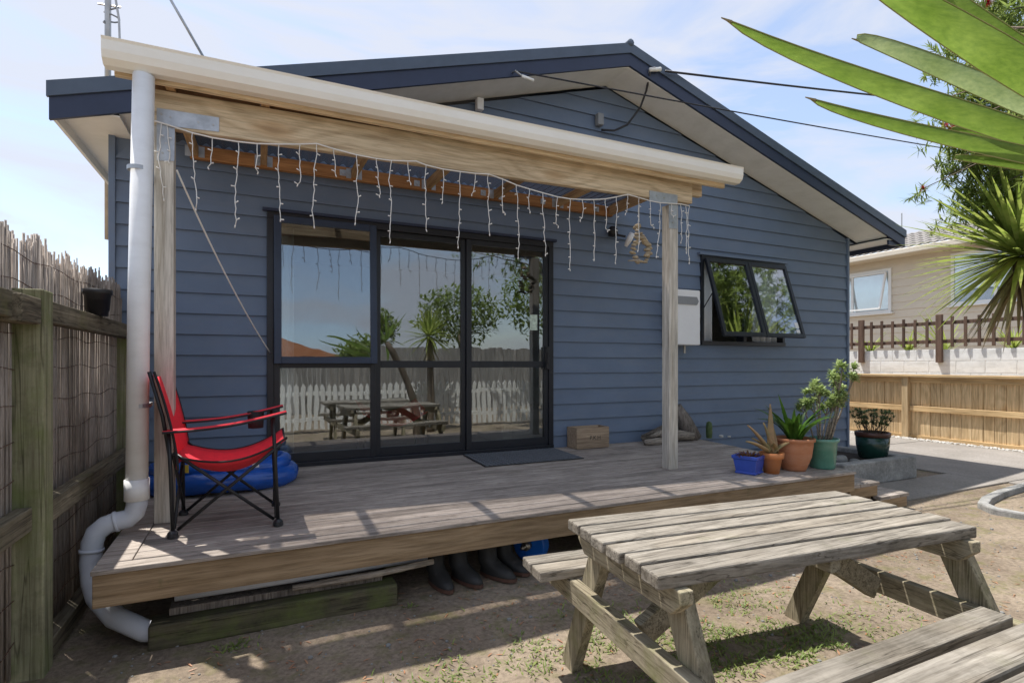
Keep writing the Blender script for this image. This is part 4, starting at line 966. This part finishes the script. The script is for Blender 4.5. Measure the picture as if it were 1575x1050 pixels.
# ------------------------------------------------------------------ right boundary: paling fence, block wall, picket fence
FX = 10.2
pf = thing('paling_fence', 'new orange-brown timber paling fence with flat cap along the path', 'fence', (FX, 6, 0))
y = 2.2; 
while y < 10.5:
    w_ = .146 + rnd(-.003, .003); MB().box((FX + rnd(0, .004), y, .03), (FX + .02, y + w_ - .006, 1.05)).build('paling', 'paling', pf, bevel=.002); y += w_
for y in (2.9, 5.62, 8.4): boxpart('post', 'paling', pf, (FX - .09, y - .05, -.05), (FX - .001, y + .05, 1.052), .004)
for ya, yb in ((2.2, 2.848), (2.952, 5.568), (5.672, 8.348), (8.452, 10.5)):
    boxpart('rail', 'paling_rail', pf, (FX - .046, ya, .47), (FX - .001, yb, .56), .004); boxpart('rail', 'paling_rail', pf, (FX - .046, ya, .96), (FX - .001, yb, 1.05), .004)
boxpart('cap', 'paling_rail', pf, (FX - .125, 2.2, 1.0535), (FX + .06, 10.5, 1.095), .006)
boxpart('bottom_board', 'paling_rail', pf, (FX - .02, 2.2, -.03), (FX - .001, 10.5, .06), .003)
bwl = thing('block_wall', 'white painted concrete block retaining wall above the paling fence', 'wall', (10.42, 6, 0))
boxpart('mortar_core', 'white_block', bwl, (10.3445, 2.2, 0), (10.52, 10.6, 1.50), 0)
blk = None
for r_ in range(4):
    for i in range(22):
        y0_ = 2.2 + i * .395 - (.2 if r_ % 2 else 0); z0_ = .735 + r_ * .196
        if blk is None: blk = MB().box((10.34, y0_ + .004, z0_ + .004), (10.3515, y0_ + .391, z0_ + .192)).build('block', 'white_block', bwl, bevel=.004)
        else: piece(blk, (10.34575, y0_ + .1975, z0_ + .004), bwl)
pk = thing('picket_fence', 'low dark brown picket fence standing on the white block wall', 'fence', (10.33, 6, 1.5))
y = 2.6; i = 0
while y < 10.4:
    if i % 7 == 0: boxpart('post', 'picket_brown', pk, (10.28, y - .045, 1.30), (10.338, y + .045, 2.10), .004)
    else: boxpart('picket', 'picket_brown', pk, (10.30, y - .022, 1.56), (10.32, y + .022, 2.05 + rnd(-.012, .012)), .003)
    y += .185; i += 1
for z in (1.62, 1.93): boxpart('rail', 'picket_brown', pk, (10.322, 2.4, z), (10.36, 10.5, z + .06), .003)
tag(struct_ := MB().box((10.521, 1.0, 0), (30, 30, 1.48)).build('terrace', 'dirt'), 'x', 'x')
for q in ('label', 'category'): del struct_[q]
struct_['kind'] = 'structure'
# small flax plants behind the pickets
for i, y in enumerate((4.4, 5.3, 5.9, 6.6, 7.4)):
    t = thing('flax_plant', 'small spiky green plant behind the brown picket fence', 'plant', (10.75, y, 1.48), 'plants behind the pickets')
    m = MB()
    for _ in range(26):
        a = rnd(0, 6.28); m.blade((10.75 + rnd(-.03, .03), y + rnd(-.03, .03), 1.48), (math.cos(a) * .6, math.sin(a) * .6, rnd(.5, 1.1)), rnd(.28, .55 if i != 1 else .9), .03, .5, .3, 5)
    m.build('leaves', 'yucca_far', t)
# neighbour's house
nb = thing('neighbour_house', 'beige weatherboard house with white windows beyond the picket fence', 'house', (15.5, 9, 1.48))
NX = 15.2; nz1 = 4.05
k_ = 0
while 1.5 + k_ * .2 < nz1:
    z = 1.5 + k_ * .2; k_ += 1
    m = MB(); i = 0; za, zb_ = z, min(z + .2, nz1)
    m.v = [(NX - .02, 2, za), (NX - .02, 22, za), (NX - .004, 22, zb_), (NX - .004, 2, zb_), (NX + .1, 2, za), (NX + .1, 22, za), (NX + .1, 22, zb_), (NX + .1, 2, zb_)]
    m.f = [(3, 2, 1, 0), (4, 5, 6, 7), (0, 1, 5, 4), (1, 2, 6, 5), (2, 3, 7, 6), (3, 0, 4, 7)]; m.build('weatherboard', 'beige_board', nb)
boxpart('soffit', 'beige_board', nb, (NX - .5, 1.8, nz1 + .001), (NX + .2, 22.2, nz1 + .03), 0)
boxpart('gutter', 'beige_board', nb, (NX - .62, 1.8, nz1 - .02), (NX - .5005, 22.2, nz1 + .12), .02)
for r_ in range(7):                                   # courses of roof tiles
    x0_ = NX - .6 + r_ * .33; z0_ = nz1 + .10 + r_ * .33 * .36
    m = MB()
    for i in range(0, 112):
        y0_ = 1.8 + i * .183; m.v += [(x0_, y0_, z0_ + .03 + .0), (x0_, y0_ + .09, z0_ + .062), (x0_ + .36, y0_ + .09, z0_ + .036 + .36 * .36), (x0_ + .36, y0_, z0_ + .004 + .36 * .36)]
        j = len(m.v) - 4; m.f.append((j, j + 1, j + 2, j + 3)); m.v.append((x0_, y0_ + .183, z0_ + .03)); m.v.append((x0_ + .36, y0_ + .183, z0_ + .004 + .36 * .36)); m.f.append((j + 1, j + 4, j + 5, j + 2))
    m.build('tile_course', 'roof_tile', nb, solid=.02)
def nwin(y0_, y1_, z0_, z1_, open_=True):
    t = MB().box((NX - .06, y0_, z0_), (NX - .015, y1_, z0_ + .07)).box((NX - .05, y0_, z1_ - .07), (NX - .015, y1_, z1_)).box((NX - .05, y0_, z0_ + .07), (NX - .015, y0_ + .07, z1_ - .07)) \
        .box((NX - .05, y1_ - .07, z0_ + .07), (NX - .015, y1_, z1_ - .07)).box((NX - .05, (y0_ * .55 + y1_ * .45) - .03, z0_ + .07), (NX - .015, (y0_ * .55 + y1_ * .45) + .03, z1_ - .07)).build('window', 'white_trim', nb)
    MB().box((NX - .033, y0_ + .06, z0_ + .06), (NX - .0285, y1_ - .06, z1_ - .06)).build('pane', 'glass_window', t)
    MB().grid(lambda a, b: (NX - .024 + .003 * math.sin(a * 60), y0_ + .08 + (y1_ - y0_ - .16) * a, z0_ + .07 + (z1_ - z0_ - .14) * b), 60, 1).build('curtain', 'curtain', t, smooth=True)
    boxpart('sill', 'white_trim', t, (NX - .10, y0_ - .06, z0_ - .04), (NX - .021, y1_ + .06, z0_ - .001))
    if open_:
        a, b = y0_ + .12, (y0_ * .5 + y1_ * .5) - .05; m = MB(); dx = lambda h: -.065 - .45 * h
        for (p, q) in (((a, 0), (b, 0)), ((a, 1), (b, 1)), ((a, 0), (a, 1)), ((b, 0), (b, 1))):
            H_ = z1_ - z0_ - .2; m.bar((NX + dx(p[1] * .6), p[0], z1_ - .1 - p[1] * H_), (NX + dx(q[1] * .6), q[0], z1_ - .1 - q[1] * H_), .04, .05, up=(1, 0, 0))
        m.build('open_sash', 'white_trim', t)
wA = on_x(1372, 480, NX); wB = on_x(1372, 412, NX)
nwin(wA.y, wA.y + 2.3, wA.z, wB.z)
wA = on_x(1464, 470, NX); nwin(wA.y - 1.6, wA.y, wA.z, wA.z + 1.25, False)
# slim aerial beyond the eave
p = on_x(1387, 375, 16.5); tag(MB().tube([p - Vector((0, 0, 1)), on_x(1387, 328, 16.5)], .015, 6).build('aerial_rod', 'steel'), 'thin aerial rod on the neighbouring tiled roof', 'aerial')

# ------------------------------------------------------------------ yuccas, tree
def yucca(name, label, base, headz, nleaf, ln, wd, mat, extra=None, seed=1, tr=.07, dead=0, lean=Vector()):
    rr = random.Random(seed); b = Vector(base); t = thing(name, label, 'yucca', base)
    m = MB(); pts = []; rs = []
    for i in range(13):
        f = i / 12; pts.append(b + lean * f * f + Vector((.02 * math.sin(f * 4), .02 * math.cos(f * 5) - .02, -.05 + (headz - b.z + .08) * f))); rs.append(tr * (1.25 - .4 * f) * (1 + .08 * math.sin(i * 2.4)))
    m.tube(pts, rs, 12); m.build('trunk', 'trunk_bark', t, smooth=True)
    c = pts[-1]
    for i in range(nleaf):
        a = i * 2.39996; el = 1.35 - 2.0 * (i / nleaf) ** 1.0 + rr.uniform(-.1, .1); d = Vector((math.cos(a) * math.cos(el), math.sin(a) * math.cos(el), math.sin(el)))
        if extra and d.y > -.25: continue
        MB().blade(c + Vector((0, 0, .03)) + d * .03, d, ln * rr.uniform(.8, 1.1), wd * rr.uniform(.85, 1.1), rr.uniform(.1, .45), .28, 8, rr.uniform(-.2, .2)).build('leaf', mat, t, smooth=True)
    for i in range(dead):
        a = rr.uniform(0, 6.28); MB().blade(c - Vector((0, 0, .05 + rr.uniform(0, .12))), (math.cos(a) * .55, math.sin(a) * .55, -.8), ln * rr.uniform(.6, .95), wd * .8, .3, .3, 6).build('dead_leaf', 'dead_leaf', t, smooth=True)
    if extra: extra(t, c)
    return t
def near_leaves(t, c):
    # the blades that reach into the picture, tip and a mid point read off the photograph
    for (tip, mid, dt, wd, mt) in (((1118, 31), (1400, 146), 1.02, .046, 'yucca_leaf'), ((1247, 152), (1450, 209), 1.08, .031, 'yucca_leaf'), ((1318, 62), (1450, 104), 1.22, .042, 'yucca_pale'),
                                   ((1290, -70), (1475, 45), .95, .068, 'yucca_leaf'), ((1440, -40), (1545, 60), 1.2, .05, 'yucca_leaf'), ((1475, 210), (1540, 209), 1.25, .018, 'yucca_leaf'), ((1478, 246), (1545, 250), 1.25, .02, 'yucca_leaf')):
        a = at_depth(*tip, dt); b = at_depth(*mid, (dt + 1.13) / 2); n_ = 12; m = MB()
        ctrl = b * 2 - (a + c) * .5
        vw = None
        for k_ in range(n_ + 1):
            s_ = k_ / n_; p = c * (1 - s_) ** 2 + ctrl * 2 * s_ * (1 - s_) + a * s_ ** 2; d = ((ctrl - c) * (1 - s_) + (a - ctrl) * s_).normalized()
            side = d.cross((p - Vector((0, 0, CH))).normalized()); side = (side * .8 + Vector((0, 0, .35)) * (1 if side.z > 0 else -1)).normalized(); side = (side - d * side.dot(d)).normalized(); up = side.cross(d)
            if up.z > 0: up = -up
            wv = wd / 2 * (.8 + .2 * min(1, s_ / .35)) * min(1, ((1 - s_) / .62)) ** .75 + .0008
            m.v += [tuple(p - side * wv - up * wv * .42), tuple(p), tuple(p + side * wv - up * wv * .42)]
        for k_ in range(n_): q = 3 * k_; m.f += [(q, q + 1, q + 4, q + 3), (q + 1, q + 2, q + 5, q + 4)]
        lfo = m.build('leaf', mt, t, smooth=True)
        for e0 in (0, 2): MB().tube([m.v[3 * k_ + e0] for k_ in range(n_ + 1)], .0011, 5).build('leaf_margin', 'leaf_margin', lfo)
        e_ = a + (a - b).normalized() * .012
        MB().tube([a - (a - b).normalized() * .01, e_], [.003, .001], 5).build('leaf_tip', 'dead_leaf', t)
yucca('yucca_tree', 'large yucca with broad bright green blades leaning over the second table', (2.44, .36, 0), 1.60, 26, .62, .05, 'yucca_leaf', near_leaves, 3, .06, 0, Vector((-.5, .05, 0)))
yucca('yucca_tree', 'bushy yucca with drooping spiky leaves in the kerbed garden bed', (7.22, 2.70, 0), 2.28, 270, 1.0, .044, 'yucca_far', None, 5, .09, 50, Vector((-.36, .05, 0)))
yucca('yucca_tree', 'slender yucca standing in front of the white picket fence', (2.98, -.7, 0), 1.75, 90, .55, .04, 'yucca_far', None, 8, .06, 12)
# garden bed kerb
kb = MB(); pts = [on_z(1575, 742, .06), on_z(1540, 752, .06), on_z(1518, 762, .06), on_z(1512, 770, .06), on_z(1530, 778, .06), on_z(1575, 786, .06)]
kp = [on_z(1640, 730, .0)] + [Vector((q.x, q.y, 0)) for q in pts] + [on_z(1640, 796, .0)]
for q in range(len(kp)):
    d_ = (kp[min(q + 1, len(kp) - 1)] - kp[max(q - 1, 0)]).normalized(); sd_ = Vector((-d_.y, d_.x, 0)) * .04
    kb.v += [tuple(kp[q] - sd_ - Vector((0, 0, .03))), tuple(kp[q] - sd_ + Vector((0, 0, .05))), tuple(kp[q] + sd_ + Vector((0, 0, .05))), tuple(kp[q] + sd_ - Vector((0, 0, .03)))]
for q in range(len(kp) - 1):
    for e_ in range(4): kb.f.append((q * 4 + e_, q * 4 + (e_ + 1) % 4, q * 4 + 4 + (e_ + 1) % 4, q * 4 + 4 + e_))
tag(kb.build('garden_kerb', 'old_concrete', bevel=.015), 'curved concrete kerb round the garden bed beside the path', 'kerb')
# bottlebrush tree
tr = thing('bottlebrush_tree', 'bottlebrush tree with narrow leaves and red flowers behind the yuccas', 'tree', (5.7, .3, 0))
rr = random.Random(11); bt = MB(); lf = MB(); fl = MB(); TC = Vector((5.7, .3, 3.3))
bt.tube([(5.7, .3, -.05), (5.66, .34, .8), (5.72, .3, 1.7), (5.68, .35, 2.6)], [.12, .10, .085, .06], 10)
tips = []
for i in range(46):
    a = rr.uniform(0, 6.28); el = rr.uniform(-.35, 1.3); rad = rr.uniform(1.2, 2.25); d = Vector((math.cos(a) * math.cos(el), math.sin(a) * math.cos(el), math.sin(el) * .85))
    p0 = Vector((5.7, .32, rr.uniform(1.5, 2.7))); e_ = TC + d * rad; mid_ = p0.lerp(e_, .5) + Vector((0, 0, .15)); bt.tube([p0, mid_, e_], [.03, .017, .005], 6)
    for s_ in range(16):
        f = rr.uniform(.45, 1.05); q = (p0.lerp(mid_, f * 2) if f < .5 else mid_.lerp(e_, f * 2 - 1)); tips.append(q + Vector((rr.gauss(0, .2), rr.gauss(0, .2), rr.gauss(0, .2))))
for (u, v, dpt) in ((1412, 165, 5.4), (1420, 290, 5.3), (1455, 250, 5.5), (1455, 270, 5.5), (1470, 190, 5.5), (1480, 110, 5.6), (1440, 120, 5.6), (1500, 60, 5.6), (1520, 160, 5.5), (1500, 220, 5.5), (1530, 260, 5.6), (1490, 290, 5.6), (1550, 200, 5.6), (1530, 20, 5.7), (1560, 320, 5.6), (1540, 340, 5.6), (1510, 300, 5.5), (1560, 130, 5.6), (1565, 60, 5.6), (1480, 240, 5.6), (1550, 290, 5.5)):
    q = at_depth(u, v, dpt); tips += [q]; bt.tube([TC + Vector((rr.uniform(-.4, .1), rr.uniform(0, .5), rr.uniform(-.6, .3))), (TC + q) / 2 + Vector((0, 0, .12)), q], [.016, .010, .004], 5)
    if u > 1465: tips += [q + Vector((rr.gauss(0, .17), rr.gauss(0, .17), rr.gauss(0, .17))) for _ in range(24)]
for _ in range(620): tips.append(at_depth(rr.triangular(1440, 1650, 1600), rr.uniform(-60, 370), rr.uniform(5.3, 6.4)))
for q in tips:
    ax = Vector((rr.uniform(-1, 1), rr.uniform(-1, 1), rr.uniform(-.6, .9))).normalized()
    for _ in range(22):
        dv = (ax * rr.uniform(.2, 1) + Vector((rr.uniform(-1, 1), rr.uniform(-1, 1), rr.uniform(-1, 1)))).normalized(); lf.blade(q + ax * rr.uniform(-.07, .07), dv, rr.uniform(.06, .125), .015, .2, .2, 2)
for i in range(26):
    q = tips[rr.randrange(len(tips))] if i > 3 else (at_depth(1457, 188, 5.3), at_depth(1467, 198, 5.3), at_depth(1520, 3, 5.5), at_depth(1573, 295, 5.4))[i]
    for _ in range(160 if i < 4 else 70):
        dv = Vector((rr.uniform(-1, 1), rr.uniform(-1, 1), rr.uniform(-1, 1))).normalized(); fl.blade(q, dv, .055 if i < 4 else .04, .006, 0, .1, 1)
bt.build('trunk', 'trunk_bark', tr, smooth=True); lf.build('crown', 'tree_leaf', tr); fl.build('flowers', 'flower_red', tr)

# ------------------------------------------------------------------ yard behind the camera, seen in the glass
wf = thing('white_picket_fence', 'white picket fence at the street side of the yard', 'fence', (2, -1.2, 0))
pkp = None
for i in range(90):
    x = -4 + i * .115
    if pkp is None: pkp = MB().prism([(x - .036, .06), (x + .036, .06), (x + .036, .86), (x, .92), (x - .036, .86)], -1.22, -1.20).build('picket', 'white_picket', wf)
    else: piece(pkp, (x, -1.21, .06), wf)
for z in (.22, .68): boxpart('rail', 'white_picket', wf, (-4.1, -1.26, z), (6.3, -1.2205, z + .07))
gf = thing('grey_fence', 'tall grey weathered paling fence across the street side', 'fence', (3, -5.5, 0))
gp = None
for i in range(110):
    x = -1 + i * .12
    if gp is None: gp = MB().box((x - .056, -5.52, 0), (x + .056, -5.50, 1.75)).build('paling', 'grey_paling', gf)
    else: piece(gp, (x, -5.51, rnd(-.02, .02)), gf)
for z in (.3, 1.4): boxpart('rail', 'grey_paling', gf, (-1, -5.56, z), (12.2, -5.5205, z + .09))
sh = thing('street_house', 'white weatherboard house across the street with a red roof', 'house', (3, -16, 0))
boxpart('wall', 'white_trim', sh, (-7, -20, 0), (2.5, -14, 2.9), 0)
MB().prism([(-7.5, 2.9), (3, 2.9), (-2.2, 4.6)], -20.4, -13.6).build('roof', 'terracotta', sh)
for x in (-5.5, -2.8, .3): boxpart('window', 'joinery', sh, (x, -13.99, 1.0), (x + 1.3, -13.95, 2.1), 0)
for i, (x, y, r, h) in enumerate(((6.5, -9, 1.6, 3.0), (9.5, -8, 2.0, 3.6), (3.6, -11, 1.2, 2.6))):
    t = thing('garden_tree', ('rounded dark garden tree behind the grey fence', 'larger dark garden tree at the end of the grey fence', 'small dark garden tree beside the street house')[i], 'tree', (x, y, 0))
    MB().tube([(x, y, 0), (x + .1, y, h * .5), (x, y, h * .8)], [.12, .09, .05], 8).build('trunk', 'trunk_bark', t, smooth=True)
    m = MB()
    for _ in range(2200):
        d = Vector((rr.gauss(0, 1), rr.gauss(0, 1), rr.gauss(0, 1))).normalized(); q = Vector((x, y, h)) + Vector((d.x * r, d.y * r, d.z * r * .7)) * rr.uniform(.5, 1) * (1 + .25 * mnoise.noise(d * 2.5))
        m.blade(q, (rr.uniform(-1, 1), rr.uniform(-1, 1), rr.uniform(-.6, .8)), .22, .09, .2, .2, 2)
    m.build('crown', 'tree_leaf', t)
# inside the room
ac = thing('armchair', 'beige armchair just inside the sliding door', 'armchair', (2.7, 5.5, .42))
for a, b in (((2.35, 5.2, .47), (3.05, 5.9, .80)), ((2.30, 5.15, .43), (2.42, 5.9, 1.0)), ((2.98, 5.15, .43), (3.10, 5.9, 1.0)), ((2.35, 5.82, .5), (3.05, 6.0, 1.30))):
    boxpart('cushion', 'armchair_beige', ac, a, b, .04)
rc = thing('red_seat', 'red fabric seat with dark legs seen through the glass', 'seat', (1.15, 5.2, .42))
MB().grid(lambda a, b: (.85 + .6 * a, 5.0 + .45 * b, .82 - .12 * math.sin(math.pi * a) + .10 * b), 12, 8).build('sling', 'red_fabric', rc, smooth=True, solid=.01)
for x in (.86, 1.44):
    for y in (5.02, 5.42): MB().tube([(x, y, .42), (x, y, .84)], .012, 8).build('leg', 'chair_steel', rc)
p = on_y(800, 470, 8.985)
t = thing('picture_frame', 'black framed picture on the wall inside the room', 'picture', (p.x, 8.98, p.z - .25))
boxpart('frame', 'black_plastic', t, (p.x - .17, 8.965, p.z - .25), (p.x + .17, 8.99, p.z + .25)); boxpart('print', 'picture_print', t, (p.x - .09, 8.96, p.z - .15), (p.x + .09, 8.9645, p.z + .15), 0)

# ------------------------------------------------------------------ grass tufts and leaf litter on the dirt
gm = MB(); rr = random.Random(21)
patches = [(.95, 2.05, .35, 260), (1.35, 2.15, .25, 200), (.55, 2.0, .22, 150), (1.95, 1.75, .45, 900), (2.35, 1.65, .3, 500), (1.75, 1.95, .3, 260), (2.3, 2.2, .3, 140), (2.0, 1.3, .5, 600), (1.1, 1.75, .3, 260), (-.1, 2.75, .06, 40), (.72, 2.84, .05, 50), (1.5, 2.35, .12, 90), (3.0, 1.75, .4, 130)]
for x, y, r, cnt in patches:
    for _ in range(int(cnt * 2.2)):
        gx, gy = x + rr.gauss(0, r * .6), y + rr.gauss(0, r * .5)
        if mnoise.noise((gx * 5, gy * 5, 2)) < -.12: continue
        a = rr.uniform(0, 6.28); gm.blade((gx, gy, gh(gx, gy) - .003), (math.cos(a), math.sin(a), rr.uniform(.3, 1.3)), rr.uniform(.015, .042), .0045, .6, .2, 2)
o = stuff(gm.build('grass', 'grass_blade')); o['label'] = 'sparse grass tufts growing through the bare dirt'; o['category'] = 'grass'
lm = MB()
for _ in range(900):
    x, y = rr.uniform(-.4, 4.6), rr.uniform(1.2, 3.0); a = rr.uniform(0, 6.28)
    lm.blade((x, y, gh(x, y) + .002), (math.cos(a), math.sin(a), .12), rr.uniform(.012, .04), .006, .1, .3, 2)
o = stuff(lm.build('leaf_litter', 'litter')); o['label'] = 'small dry leaves scattered over the dirt'; o['category'] = 'leaf litter'

pm = MB()
for _ in range(1600):
    x, y = rr.uniform(-.6, 6.2), rr.uniform(1.0, 3.0); r = rr.uniform(.002, .006) if rr.random() < .93 else rr.uniform(.007, .014)
    pm.lathe([(.0005, r * .7), (r * .8, r * .45), (r, 0), (r * .5, -r * .4)], (x, y, gh(x, y) + r * .2), 5)
o = stuff(pm.build('gravel', 'stone_grey')); o['label'] = 'small loose stones strewn over the bare dirt'; o['category'] = 'gravel'
